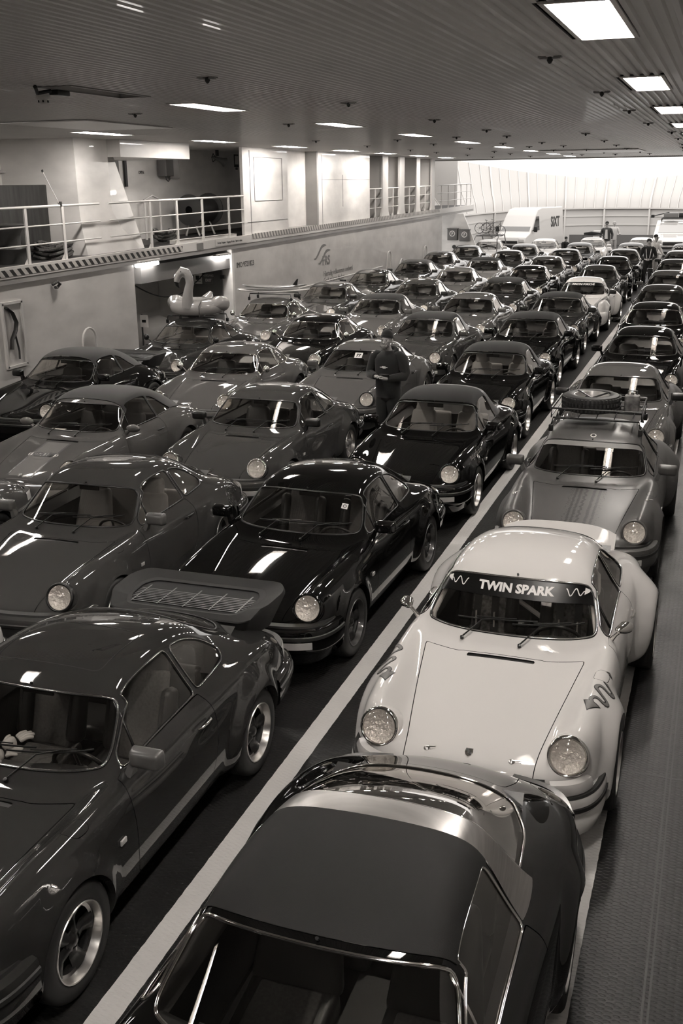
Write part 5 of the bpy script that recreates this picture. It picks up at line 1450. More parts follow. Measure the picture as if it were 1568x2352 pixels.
# --- cream coupe: sun strip, lettering, zigzag arrows
k2=('coupe','rsr',0); bv=body_bvh(LIB[k2]); c=CARS['A2']
sunstrip(c,k2,10.27,M['strip'])
Z=1.118
link('lettering',drape_text('lettering','TWIN SPARK',.066,axis_m((0,-4,Z),(0,-1,0),(1,0,0)),bv,M['wht'],sx=1.42,bold=.003,off=.007),c)
for s in(-1,1):
    pts=[(s*(.345+.016*i*.5),Z+.022+(.020*math.sin(i*.75))*(1 if i<17 else 0)) for i in range(2,19)]
    pl=[(q,0) for q in ribbon(pts,.006)]; e=pts[-1]; pl.append(([(e[0],e[1]+.020),(e[0]+s*.045,e[1]-.004),(e[0],e[1]-.018)],0))
    link('arrow_mark',drape_mesh('arrow_mark',pl,FR(),bv,[M['wht']],.007,.02),c)
    zz=[(.76,.85),(.70,.93),(.69,.97),(.73,1.0),(.79,1.02),(.78,1.07),(.71,1.08),(.69,1.12),(.72,1.16),(.77,1.19),(.755,1.23),(.70,1.235),(.675,1.27),(.685,1.31)]
    zz=[(s*x,-y) for x,y in zz]; 
    fine=[]
    for i in range(len(zz)-1):
        for t in(0,.25,.5,.75):
            p0=zz[max(i-1,0)];p1=zz[i];p2=zz[i+1];p3=zz[min(i+2,len(zz)-1)]
            fine.append(tuple(.5*((2*p1[j])+(-p0[j]+p2[j])*t+(2*p0[j]-5*p1[j]+4*p2[j]-p3[j])*t*t+(-p0[j]+3*p1[j]-3*p2[j]+p3[j])*t**3) for j in(0,1)))
    fine.append(zz[-1]); hd=lambda g:[(s*(.685-.05-g),-1.29+g),(s*(.685+.05+g),-1.31+g),(s*.665,-1.41-g*1.4)]
    pl=[(q,0) for q in ribbon(fine,.030)]+[(hd(.006),0)]; link('zigzag_outline',drape_mesh('zigzag_outline',pl,TOPM(),bv,[M['blk_print']],.002,.02),c)
    pl=[(q,0) for q in ribbon(fine,.019)]+[(hd(-.004),0)]; link('zigzag_arrow',drape_mesh('zigzag_arrow',pl,TOPM(),bv,[M['grytxt']],.0035,.02),c)
for s in(-1,1):
    h=bv.ray_cast(Vector((s*.27,-1.80,2)),Vector((0,0,-1))); o=link('hood_latch',small_mesh('latch'),c); o.matrix_local=axis_m(h[0],h[1],(1,0,0))
    for sgn in(1,):
        mb=MB()
        for i in range(6):  # shoulder belts with woven lettering blocks
            pass
    mb=MB(); a=.33*s
    for dx in(-.075,.075): mb.add([(a+dx-.03,.19,.42),(a+dx+.03,.19,.42),(a+dx*.9+.03,.36,.95),(a+dx*.9-.03,.36,.95)],[(0,1,2,3)],0); mb.box((a+dx*.97,.245,.62),(.012,.012,.16),1,Matrix.Identity(4))
    mb.build('seat_belts',[M['blk_print'],M['wht']],c)
mb=MB()
mb.tube([(-.56,.42,.3),(-.52,.42,1.05),(-.40,.42,1.20),(.40,.42,1.20),(.52,.42,1.05),(.56,.42,.3)],.02,8); mb.tube([(-.5,.44,1.0),(.45,.44,.4)],.02,8); mb.build('roll_bar',M['wht'],c)
for s in(-1,1):
    mb=MB(); mb.tube([(s*.615,-.40,.60),(s*.60,-.36,.90),(s*.52,-.08,1.13),(s*.48,.06,1.20),(s*.47,.42,1.20)],.019,8); mb.build('roll_cage_leg',M['wht'],c)
    mb=MB(); mb.box((s*.33,.62,.80),(.16,.02,.30)); mb.build('rear_pad',M['grytxt'],c)
# --- satin rally coupe
k3=('coupe','turbo',0); bv3=body_bvh(LIB[k3]); c=CARS['A3']
sunstrip(c,k3,10.60,mat('grey_film',.20,.5))
random.seed(11); pl=[]
for i in range(34):
    y=-1.86+i*.031
    for cx,w in((-.155,.028),(-.105,.03),(.035,.035),(.095,.03)):
        if i<4 and random.random()<.3: continue
        x=cx+.05+.0012*i+random.uniform(-.004,.004); a=random.uniform(-.3,.3)+(.5 if cx<0 else -.35); h=.011+random.uniform(0,.003)
        q=[(-w*.5,-h),(w*.1,-h*1.3),(w*.5,-h*.6),(w*.45,h*.9),(0,h*1.2),(-w*.5,h)]
        pl.append(([(x+px*math.cos(a)-py*math.sin(a),y+px*math.sin(a)+py*math.cos(a)) for px,py in q],0))
    x=.0+.0012*i+.01*math.sin(i*1.9); pl.append(([(x-.012,y-.016),(x+.012,y-.010),(x+.016,y+.014),(x+.0,y+.019),(x-.014,y+.01)],0))
    for _ in range(3 if i<20 else 7):
        x=random.choice((-.15,.19))+random.uniform(-.02,.02)+.0012*i; yy=y+random.uniform(-.015,.015); r_=random.uniform(.003,.008)
        pl.append(([(x+r_*math.cos(t),yy+r_*math.sin(t)) for t in(0,1.3,2.6,3.9,5.2)],0))
link('tyre_track_print',drape_mesh('tyre_track_print',pl,TOPM(),bv3,[M['blk_print']],.0015,.06),c)
h=bv3.ray_cast(Vector((0.0,-.16,2)),Vector((0,0,-1)))
mb=MB(); Mx=axis_m(h[0]+h[1]*.001,h[1]); mb.lathe([(0,0),(.034,0),(.034,.002),(0,.002)],24,0,Mx); mb.lathe([(0,.003),(.022,.003)],20,1,Mx); mb.build('round_sticker',[M['wht'],M['blk_print']],c)
for s,y in((-1,-1.28),(1,-1.18)):
    h=bv3.ray_cast(Vector((s*.68,y,2)),Vector((0,0,-1))); o=link('hood_latch',small_mesh('latch'),c); o.matrix_local=axis_m(h[0],h[1],(1,0,0))
o=link('auxiliary_lamp',small_mesh('fog'),c); o.matrix_local=axis_m((.34,-2.045,.615),(0,-1,.12)); o.scale=(.95,.95,.95)
# tubular roof rack (bolted to the car), spare wheel, jerrycan
def roof_rack(c,y0,y1,w=.50,z=1.40,rail=True,bars=3,m=None,h=.11):
    m=m or M['black']; r=empty('roof_rack'); r.parent=c
    for i in range(bars):
        mb=MB(); y=y0+(y1-y0)*i/(bars-1); mb.tube([(-w,y,z-.10),(-w+.02,y,z),(w-.02,y,z),(w,y,z-.10)],.012,8); mb.build('cross_bar',m,r)
    for s in(-1,1):
        for y in(y0,y1):
            mb=MB(); mb.box((s*w,y,z-.12),(.05,.06,.08),bev=.012); mb.build('rack_foot',m,r)
    if rail:
        mb=MB(); mb.tube([(-w,y0,z),(-w,y0,z+h),(w,y0,z+h),(w,y0,z)],.010,8); mb.tube([(-w,y1,z),(-w,y1,z+h),(w,y1,z+h),(w,y1,z)],.010,8)
        for s in(-1,1): mb.tube([(s*w,y0,z+.02),(s*w,y1,z+.02)],.010,8); mb.tube([(s*w,y0,z+h),(s*w,y1,z+h)],.008,8)
        for k in range(5): x=-w+.1+k*(2*w-.2)/4; mb.tube([(x,y0,z+.005),(x,y1,z+.005)],.006,6)
        mb.build('rack_basket',m,r)
    return r
roof_rack(c,-.02,.86,w=.50,z=1.40,bars=3)
def on(c,loc):  # a point in a car's frame -> world
    return (Matrix.Translation(c.location)@Matrix.Rotation(c.rotation_euler.z,4,'Z'))@Vector(loc)
w=empty('spare_wheel',on(c,(-.10,.40,1.525))); tag(w,'spare wheel with knobbly tyre lying on the roof rack','wheel')
mb=MB(); mb.lathe([(.19,-.07),(.21,-.09),(.27,-.10),(.312,-.085),(.325,-.05),(.325,.05),(.312,.085),(.27,.10),(.21,.09),(.19,.07)],48,0)
for i in range(44):
    a=2*math.pi*i/44
    for z,rr in((-.055,.33),(0,.332),(.055,.33)):
        mb.box((rr*math.cos(a+z*1.2),rr*math.sin(a+z*1.2),z),(.022,.026,.034),0,None)
mb.build('tyre',M['rubber'],w)
mb=MB(); mb.lathe([(.192,.07),(.205,.088),(.195,.085),(.178,.04),(.17,-.02)],40,0); mb.lathe([(0,.01),(.05,.01),(.07,-.01),(.17,-.02)],32,0); 
for k in range(5): a=k*2*math.pi/5; mb.box((.11*math.cos(a),.11*math.sin(a),.0),(.10,.05,.03),0,None)
mb.build('rim',M['rimsilver'],w)
mb=MB(); 
for a in(.4,2.5,4.5): mb.tube([(0,0,.04),(.2*math.cos(a),.2*math.sin(a),.10),(.335*math.cos(a),.335*math.sin(a),.02),(.335*math.cos(a),.335*math.sin(a),-.09)],.010,6)
mb.build('strap',M['black'],w)
j=empty('jerrycan',on(c,(.36,.42,1.425))); tag(j,'small scuffed jerrycan with a cap standing on the roof rack','jerrycan')
mm=mat('camo_can',.16,.55,noise=(14,.7,2,(1,1,1)))
mb=MB(); mb.box((0,0,.10),(.17,.11,.20),bev=.02); mb.build('can',mm,j)
mb=MB(); mb.tube([(-.05,0,.19),(-.05,0,.245),(.05,0,.245),(.05,0,.19)],.010,6); mb.lathe([(0,.03),(.018,.028),(.02,0)],12,0,Matrix.Translation((.0,0,.20))); mb.build('handle',M['steelg'],j)
# --- car with the dark tail spoiler: sunroof seam, gloves on the dashboard
c=CARS['B1']; kb=('coupe','sc',0); bvb=body_bvh(LIB[kb])
sr=rounded([(-.36,-.06),(.36,-.06),(.36,.46),(-.36,.46)],.06); sr.append(sr[0])
pl=[(q,0) for q in ribbon([tuple(Vector(sr[i]).lerp(Vector(sr[i+1]),t)) for i in range(len(sr)-1) for t in(0,.25,.5,.75)]+[sr[0]],.006)]
link('sunroof_seam',drape_mesh('sunroof_seam',pl,TOPM(),bvb,[M['matblack']],.0012,.03),c)
def glove(loc,rz,lab,mir=1):
    bm=bmesh.new(); mesh=bpy.data.meshes.new('g'); pts=[(0,0,0,.032),(0,.05,.004,.040),(0,.095,.006,.040)]
    ed=[(0,1),(1,2)]; roots=[0]
    def ch(a):
        st=len(pts); pts.extend(a); ed.extend([(st+i,st+i+1) for i in range(len(a)-1)]); roots.append(st)
    for k,(x,l) in enumerate(((-.030,.085),(-.011,.10),(.010,.095),(.030,.075))):
        ch([(x*mir,.10,.004,.014),(x*mir*1.25,.10+l*.5,.014,.0125),(x*mir*1.5,.10+l,.002,.011)])
    ch([(.03*mir,.03,0,.015),(.062*mir,.055,.006,.0135),(.082*mir,.085,.002,.012)])
    o=skin_obj('work_glove',pts,ed,roots,mat('glove_leather',.55,.8,bump=(60,.4,.004)) if 'glove_leather' not in bpy.data.materials else bpy.data.materials['glove_leather'],1)
    bm.free(); o.location=loc; o.rotation_euler=(R(8),0,rz); tag(o,lab,'glove','pale work gloves on the dashboard'); return o
def skin_obj(name,pts,edges,roots,m,sub=1,parent=None):
    me=bpy.data.meshes.new(name); me.from_pydata([p[:3] for p in pts],edges,[]); ob=bpy.data.objects.new(name,me); COL.objects.link(ob)
    md=ob.modifiers.new('s','SKIN'); md.use_smooth_shade=True
    for i,v in enumerate(me.skin_vertices[0].data):
        r_=pts[i][3]; v.radius=(r_,pts[i][4] if len(pts[i])>4 else r_); v.use_root=i in roots
    if sub: s2=ob.modifiers.new('u','SUBSURF'); s2.levels=sub; s2.render_levels=sub
    dgr=bpy.context.evaluated_depsgraph_get(); ev=ob.evaluated_get(dgr); nm=bpy.data.meshes.new_from_object(ev)
    ob.modifiers.clear(); ob.data=nm; nm.materials.clear(); nm.materials.append(m); nm.polygons.foreach_set('use_smooth',[True]*len(nm.polygons))
    if parent is not None: ob.parent=parent
    return ob
glove(on(c,(-.12,-.53,.872)),R(-60),'pale work glove lying on the dashboard, fingers to the right'); glove(on(c,(-.07,-.47,.918)),R(-35),'second pale work glove lying crosswise on top of the first',-1)
# --- script on the black open car
kt=('targa','sc',0); bvt=body_bvh(LIB[kt]); c=CARS['B3']
Mx=axis_m((1.5,-1.06,1.14),(1,0,.55),(0,1,0)); link('script_lettering',drape_text('script_lettering','superfection',.10,Mx,bvt,M['rimsilver'],sx=1.1,shear=.3),c)
mb=MB(); mb.box((-.02,-2.085,.285),(.24,.02,.075),bev=.008); mb.build('number_lamp',M['indicator'],c)
# --- 77 sticker
c=CARS['C3']; bvc=bvb
mb=MB(); h=bvc.ray_cast(Vector((0.0,-4,1.13)),Vector((0,1,0))); o=link('number_sticker',None,c) if False else empty('number_sticker'); o.parent=c; o.matrix_local=axis_m(h[0]+h[1]*.004*(1 if h[1].y<0 else -1),h[1] if h[1].y<0 else -h[1],(1,0,0))
mb.box((0,0,0),(.14,.12,.002)); mb.build('card',M['wht'],o); q=link('digits',text_mesh('77',.085,[M['blk_print']],align='CENTER',bold=.004),o); q.location=(0,-.03,.002)
# --- small square stickers
c=CARS['B2']; h=bvb.ray_cast(Vector((.41,-4,1.10)),Vector((0,1,0))); o=empty('toll_sticker'); o.parent=c; o.matrix_local=axis_m(h[0]+h[1]*.004*(1 if h[1].y<0 else -1),h[1] if h[1].y<0 else -h[1],(1,0,0))
mb=MB(); mb.box((0,0,0),(.06,.06,.002)); mb.lathe([(.012,.002),(.018,.002)],14,1); mb.build('card',[M['wht'],M['blk_print']],o)
# --- racing coupe: lettering and stripes
k7=('coupe','rsr',1,'none'); bv7=body_bvh(LIB[k7]); c=CARS['B7']; sunstrip(c,k7,10.42,M['strip'])
link('lettering',drape_text('lettering','MARTINI PORSCHE',.066,axis_m((0,-4,1.128),(0,-1,0),(1,0,0)),bv7,M['wht'],sx=1.1,bold=.003,off=.007),c)
for s in(1,-1):
    for j,(off,wd,m_) in enumerate(((0,.11,'grytxt'),(.075,.03,'blk_print'),(-.075,.03,'blk_print'))):
        pts=[(s*(.50+.30*(t)**2+off),-1.88+1.15*t) for t in np.linspace(0,1,14)]
        link('wing_stripe',drape_mesh('wing_stripe',[(q,0) for q in ribbon(pts,wd)],TOPM(),bv7,[M[m_]],.007+.002*j,.04),c)
    l=empty('bumper_lamp'); l.parent=c; l.matrix_local=axis_m((s*.60,-1.955,.36),(s*.22,-1,.12))
    mb=MB(); mb.box((0,0,-.02),(.30,.20,.05),bev=.04); mb.build('lamp_panel',M['blk_print'],l)
    mb=MB(); mb.lathe([(.085,.0),(.09,.02),(.08,.03),(.075,.02)],24,0); mb.lathe([(0,.035),(.05,.03),(.078,.02)],24,1); mb.lathe([(0,.0),(.04,.006),(.076,.02)],24,2); mb.build('lamp_lens',[CH,M['lens'],M['reflector']],l)
# --- striped convertible
kd=('cab','narrow',0,'slant'); bvd=body_bvh(LIB[kd]); c=CARS['D1']
link('hood_stripe',drape_mesh('hood_stripe',[([(-.17,-1.93),(.17,-1.93),(.17,-.83),(-.17,-.83)],0)],TOPM(),bvd,[P['light']],.0012,.05),c)
for s in(-1,1): link('stripe_edge',drape_mesh('stripe_edge',[([(s*.16,-1.93),(s*.19,-1.93),(s*.19,-.83),(s*.16,-.83)],0)],TOPM(),bvd,[M['blk_print']],.0022,.05),c)
o=link('roundel',drape_mesh('roundel',[([(.21*math.cos(t),-1.27+.13*math.sin(t)) for t in np.linspace(0,2*math.pi,40,endpoint=False)],0),(rounded([(-.215,-1.235),(-.215,-1.305),(.215,-1.305),(.215,-1.235)],.03),1)],TOPM(),bvd,[P['light'],M['wht']],.0035,.04),c)
link('lettering',drape_text('lettering','Gulf',.145,axis_m((0,-1.318,3),(0,0,1),(1,0,0)),bvd,M['blk_print'],sx=1.25,bold=.006,off=.010),c)
mb=MB(); mb.box((-.30,-.50,.872),(.22,.16,.006)); mb.build('paper_sheet',M['wht'],c)
# --- auxiliary bars and loads
def fix_strap(c,x,y0,z,name='strap'): pass
c=CARS['E2']; roof_rack(c,.05,.62,w=.56,z=1.38,rail=False,bars=2)
fm=mat('inflatable_vinyl',.40,.22,0,.6); 
fl=empty('flamingo_float',on(c,(.0,.36,1.39))); fl.rotation_euler=(0,0,R(0)); tag(fl,'inflatable flamingo swim ring strapped on the roof bars of the dark coupe','pool float')
mb=MB(); n=48; vs=[];fs=[]
for i in range(n):
    a=2*math.pi*i/n
    for j in range(20):
        b=2*math.pi*j/20; rr=.38+.155*math.cos(b); vs.append((rr*math.cos(a)*1.12,rr*math.sin(a)*.95,.165+.155*math.sin(b)))
for i in range(n):
    for j in range(20): fs.append((i*20+j,((i+1)%n)*20+j,((i+1)%n)*20+(j+1)%20,i*20+(j+1)%20))
mb.add(vs,fs,0,True); mb.build('ring',fm,fl)
mb=MB(); mb.tube([(.0,-.40,.20),(.01,-.44,.38),(.05,-.46,.54),(.09,-.46,.68),(.08,-.47,.80),(.03,-.48,.89),(-.05,-.50,.91),(-.10,-.52,.86)],[.14,.115,.092,.085,.085,.10,.115,.08],20,0); mb.build('neck',fm,fl)
mb=MB(); mb.tube([(-.10,-.51,.87),(-.15,-.53,.80),(-.17,-.54,.71)],[.085,.072,.055],14,0); mb.build('beak',fm,fl)
mb=MB(); mb.tube([(-.17,-.54,.72),(-.16,-.535,.65),(-.12,-.52,.59)],[.056,.044,.012],14,0); mb.build('beak_tip',M['black'],fl)
mb=MB(); mb.lathe([(0,.012),(.010,.010),(.014,0)],12,0,axis_m((-.03,-.605,.925),(-.1,-1,.2))); mb.build('eye',M['black'],fl)
for s in(-1,1):
    mb=MB(); mb.tube([(s*.42,-.22,.20),(s*.50,-.05,.24),(s*.52,.12,.22),(s*.46,.28,.24)],[.09,.16,.17,.06],18,0,sy=.95); mb.build('wing',fm,fl)
mb=MB(); mb.tube([(.0,.40,.22),(.02,.52,.30),(.03,.60,.40)],[.14,.11,.04],16,0); mb.build('tail',fm,fl)
mb=MB(); mb.tube([(.30,-.52,.0),(.29,-.50,.22),(.28,-.36,.33),(.28,.3,.33),(.29,.5,.2),(.30,.52,.0)],.008,6); mb.build('strap',M['black'],fl)
c=CARS['E3']; roof_rack(c,.05,.60,w=.56,z=1.41,rail=False,bars=2)
sb=mat('surfboard_white',.62,.35,0,.3); sb2=mat('surfboard_grey',.14,.4,0,.2)
def surfboard(loc,rz,m,m2,L_,lab,fins):
    e=empty('surfboard',loc,rz); tag(e,lab,'surfboard','two surfboards on the chrome-framed car')
    mb=MB(); vs=[];fs=[];K=24
    for i in range(K+1):
        t=i/K; y=-L_/2+L_*t; w_=.26*max(.02,(math.sin(math.pi*min(1,t**.75)))**.55); zc=.10*(abs(t-.55)**2.2)*2
        for j in range(12):
            a=2*math.pi*j/12; vs.append((w_*math.cos(a),y,.035+zc+.032*math.sin(a)*(w_/.26)**.3))
    for i in range(K):
        for j in range(12): fs.append((i*12+j,(i+1)*12+j,(i+1)*12+(j+1)%12,i*12+(j+1)%12))
    fs.append(tuple(range(12))); fs.append(tuple(K*12+j for j in range(12)))
    mb.add(vs,fs,0,True); mb.build('board',m,e)
    for s in fins:
        mb=MB(); mb.prism([(0,0),(.10,0),(.13,.14),(.10,.13)],.008,0,axis_m((s,L_/2-.35,.07),(1,0,0),(0,1,0))); mb.build('fin',M['black'],e)
    return e
q=on(c,(0,.30,1.425)); b1=surfboard(q,R(-72),sb,sb,1.8,'lower white surfboard tied across the roof bars',()); b2=surfboard(q+Vector((.02,.03,.105)),R(-66),sb2,sb2,1.6,'upper dark-bottomed surfboard with fins up, on top of the white one',(-.08,.0,.08))
c=CARS['C11']; roof_rack(c,.0,.5,w=.5,z=1.40,rail=False,bars=2); random.seed(3)
e=empty('roof_bundle',on(c,(0,.25,1.45))); tag(e,'black bundle strapped on the roof of the farthest white coupe','bundle')
mb=MB(); mb.tube([(-.45,0,.03),(-.1,.03,.05),(.45,0,.03)],[.05,.09,.04],10,0); mb.build('bundle',M['matblack'],e)
# bicycles on the tubular rack
c=CARS['E9']; r_=empty('bike_rack'); r_.parent=c
for x in(-.55,.55):
    mb=MB(); mb.tube([(x,-.9,.80),(x,-.85,1.35),(x,-.4,1.52),(x,.9,1.50),(x,1.4,1.0)],.025,8); mb.build('rack_hoop',M['steelg'],r_)
for y in(-.4,.3,.9):
    mb=MB(); mb.tube([(-.55,y,1.50),(.55,y,1.50)],.022,8); mb.build('cross_bar',M['steelg'],r_)
def bicycle(loc,rz,lean,lab):
    e=empty('bicycle',loc,rz); e.rotation_euler=(lean,0,rz); tag(e,lab,'bicycle','two bicycles on the tubular rack'); e.scale=(.74,.74,.74)
    for y in(-.50,.50):
        mb=MB(); mb.tube([(0,y+.32*math.cos(a),.34+.32*math.sin(a)) for a in np.linspace(0,2*math.pi,28,endpoint=False)],.018,6,0,closed=True)
        for k in range(8): a=k*math.pi/4; mb.tube([(0,y,.34),(0,y+.31*math.cos(a),.34+.31*math.sin(a))],.004,4)
        mb.build('wheel',M['steeld'],e)
    mb=MB()
    for a,b in(((0,.5,.34),(0,.0,.30)),((0,.0,.30),(0,.12,.80)),((0,.12,.78),(0,-.36,.82)),((0,0,.30),(0,-.36,.76)),((0,.5,.34),(0,.12,.78)),((0,-.36,.86),(0,-.5,.34))): mb.tube([a,b],.020,6)
    mb.build('frame',M['steelg'],e)
    mb=MB(); mb.tube([(-.25,-.40,.92),(-.05,-.42,.95),(.05,-.42,.95),(.25,-.40,.92)],.014,6); mb.tube([(0,-.36,.82),(0,-.41,.94)],.014,6); mb.build('handlebar',M['black'],e)
    mb=MB(); mb.tube([(0,.12,.80),(0,.14,.92)],.014,6); mb.tube([(0,.24,.93),(0,.06,.94)],[.06,.02],8,0,sy=.4); mb.build('saddle',M['black'],e)
bicycle(on(c,(-.15,-.30,1.52)),R(78),R(14),'left bicycle on the tubular rack before the van'); bicycle(on(c,(.10,.20,1.52)),R(84),R(10),'right bicycle on the tubular rack before the van')
# chequered strip on the last car of the right lane
c=CARS['A11']; bva=body_bvh(LIB[('coupe','sc',2)]); pl=[]
for i in range(14):
    for j in range(2):
        if (i+j)%2==0: x=-.42+i*.06; z=1.15+j*.03; pl.append(([(x,z),(x+.06,z),(x+.06,z+.03),(x,z+.03)],0))
link('chequered_strip',drape_mesh('chequered_strip',pl,FR(),bva,[M['wht']],.003,.07),c)
# ------------------------------------------------------------------ van and estate car in the bow
def big_car(name,loc,rz,prof,W,m,tumble,bev):
    e=empty(name,loc,R(rz)); bm=bmesh.new(); n=len(prof); ring=[]
    for s in(-1,1):
        r_=[]
        for y,z in prof: k=W/2*(1-tumble*max(0,z-.95)/1.7); r_.append(bm.verts.new((s*k,y,z)))
        ring.append(r_)
    bm.faces.new(ring[0]); bm.faces.new(list(reversed(ring[1])))
    for i in range(n): bm.faces.new((ring[0][i],ring[1][i],ring[1][(i+1)%n],ring[0][(i+1)%n]))
    bmesh.ops.recalc_face_normals(bm,faces=bm.faces[:])
    bmesh.ops.bevel(bm,geom=[ed for ed in bm.edges],offset=bev,segments=4,affect='EDGES',profile=.6,clamp_overlap=True)
    mb=MB(); mb.bm(bm,0,True); mb.build('body',m,e,auto=60); return e
VW=2.0
v=big_car('cargo_van',(-11.35,60.2,0),-13,[(0.02,.32),(0,.75),(.08,.98),(.85,1.20),(1.62,2.10),(2.0,2.42),(2.6,2.52),(5.75,2.50),(5.85,2.2),(5.9,.38),(3,.3)],VW,P['white'],.14,.07)
tag(v,'tall white cargo van with SIXT on its side, parked in the bow','van')
def panel3(name,pts,m,parent,th=.012):
    mb=MB(); a=[Vector(p) for p in pts]; nrm=(a[1]-a[0]).cross(a[2]-a[0]).normalized()*th; n=len(a)
    mb.add([tuple(p) for p in a]+[tuple(p+nrm) for p in a],[tuple(range(n)),tuple(range(n,2*n))]+[(i,(i+1)%n,n+(i+1)%n,n+i) for i in range(n)],0); return mb.build(name,m,parent)
dkg=mat('dark_glass',.012,.05,0,.6)
panel3('windshield',[(-.86,.90,1.26),(.86,.90,1.26),(.80,1.58,2.05),(-.80,1.58,2.05)],mat('sky_lit_glass',.14,.08,0,1),v,-.012)
panel3('windshield_shade',[(.02,.905,1.265),(.84,.905,1.265),(.78,1.30,1.72),(.45,1.28,1.70)],dkg,v,-.022)
def sx(z): return VW/2*(1-.14*max(0,z-.95)/1.7)
for s in(1,-1): panel3('side_window',[(s*(sx(1.3)+.004),1.15,1.30),(s*(sx(1.3)+.004),2.10,1.30),(s*(sx(2.0)+.004),2.10,2.05),(s*(sx(2.0)+.004),1.72,2.05)],dkg,v,.01*s)
for s in(1,-1):
    mb=MB(); mb.box((s*(VW/2+.16),1.08,1.38),(.20,.12,.30),bev=.04); mb.box((s*(VW/2+.04),1.12,1.30),(.12,.05,.06)); mb.build('side_mirror',M['black'],v)
    mb=MB(); mb.box((s*.78,.03,.80),(.34,.10,.22),bev=.04); mb.build('headlight',M['indicator'],v)
    for y in(1.05,4.7):
        o=link('wheel',tyre_mesh(1,.22) if ('vt' not in WL) else WL['vt'],v,(s*.86,y,.34)); WL['vt']=o.data; o.scale=(1.08,1.08,1.08); o.rotation_euler=(0,s*math.pi/2,0); link('rim',rim_mesh(2,'silver',.2) if 'vr' not in WL else WL['vr'],o)
        WL['vr']=o.children[0].data if o.children else WL.get('vr')
mb=MB(); mb.box((0,-.01,.42),(1.9,.08,.28),bev=.03); mb.box((0,-.03,.72),(1.1,.05,.14),bev=.02); mb.build('front_bumper',M['rubber_soft'],v)
o=link('lettering',text_mesh('SiXT',.80,[M['steeld']],sx=.85,bold=.018,extr=.004),v); o.matrix_local=axis_m((sx(1.7)+.012,3.9,1.42),(1,0,.06),(0,1,0))
s_=big_car('estate_car',(-2.55,60.2,0),2,[(0,.35),(-.02,.70),(.30,.88),(1.15,1.02),(1.95,1.50),(2.6,1.60),(4.1,1.55),(4.7,1.05),(4.75,.40),(2.4,.28)],1.86,P['white'],.30,.06); s_.scale=(1.12,1.12,1.12)
tag(s_,'pale estate car with a loaded roof rack at the right in the bow','car')
panel3('windshield',[(-.72,1.22,1.08),(.72,1.22,1.08),(.66,1.88,1.48),(-.66,1.88,1.48)],mat('pale_glass',.35,.08,0,1),s_,-.012)
for s in(1,-1):
    panel3('side_window',[(s*.915,1.55,1.03),(s*.90,4.1,1.05),(s*.825,3.9,1.45),(s*.83,2.1,1.45)],dkg,s_,.01*s)
    mb=MB(); mb.box((s*.70,.03,.72),(.38,.14,.13),bev=.03); mb.build('headlight',M['indicator'],s_)
    for y in(.90,3.85): o=link('wheel',WL['vt'],s_,(s*.82,y,.32)); o.rotation_euler=(0,s*math.pi/2,0)
mb=MB(); mb.box((0,-.01,.62),(.9,.06,.16),bev=.02); mb.box((0,-.01,.42),(1.5,.06,.12),bev=.02); mb.build('grille',M['black'],s_)
r_=empty('roof_rack'); r_.parent=s_
mb=MB()
for s in(-1,1): mb.tube([(s*.62,1.9,1.70),(s*.62,3.6,1.70)],.02,6)
for y in(2.0,2.7,3.4): mb.tube([(-.62,y,1.70),(.62,y,1.70)],.02,6); [mb.tube([(s*.62,y,1.56),(s*.62,y,1.70)],.02,6) for s in(-1,1)]
mb.build('rack_frame',M['black'],r_)
e=empty('roof_cargo',(-2.85,62.9,1.93)); tag(e,'crates and rolled gear lashed on the roof of the pale estate car','cargo')
mb=MB(); mb.box((0,0,.14),(.75,.9,.26),bev=.03); mb.build('crate',M['steelg'],e)
mb=MB(); mb.tube([(.42,-.3,.14),(1.3,-.3,.14)],.13,14); mb.build('roll',M['matblack'],e)
mb=MB(); mb.tube([(-.9,-.5,.12),(-.1,-.35,.30)],.03,8); mb.box((-.95,-.5,.10),(.18,.1,.16)); mb.build('lamp_arm',M['black'],e)
mb=MB(); mb.box((-6.9,66,0.55),(.9,.5,1.1),bev=.03); tag(mb.build('deck_locker',M['bow']),'pale deck locker near the bow wall','locker')
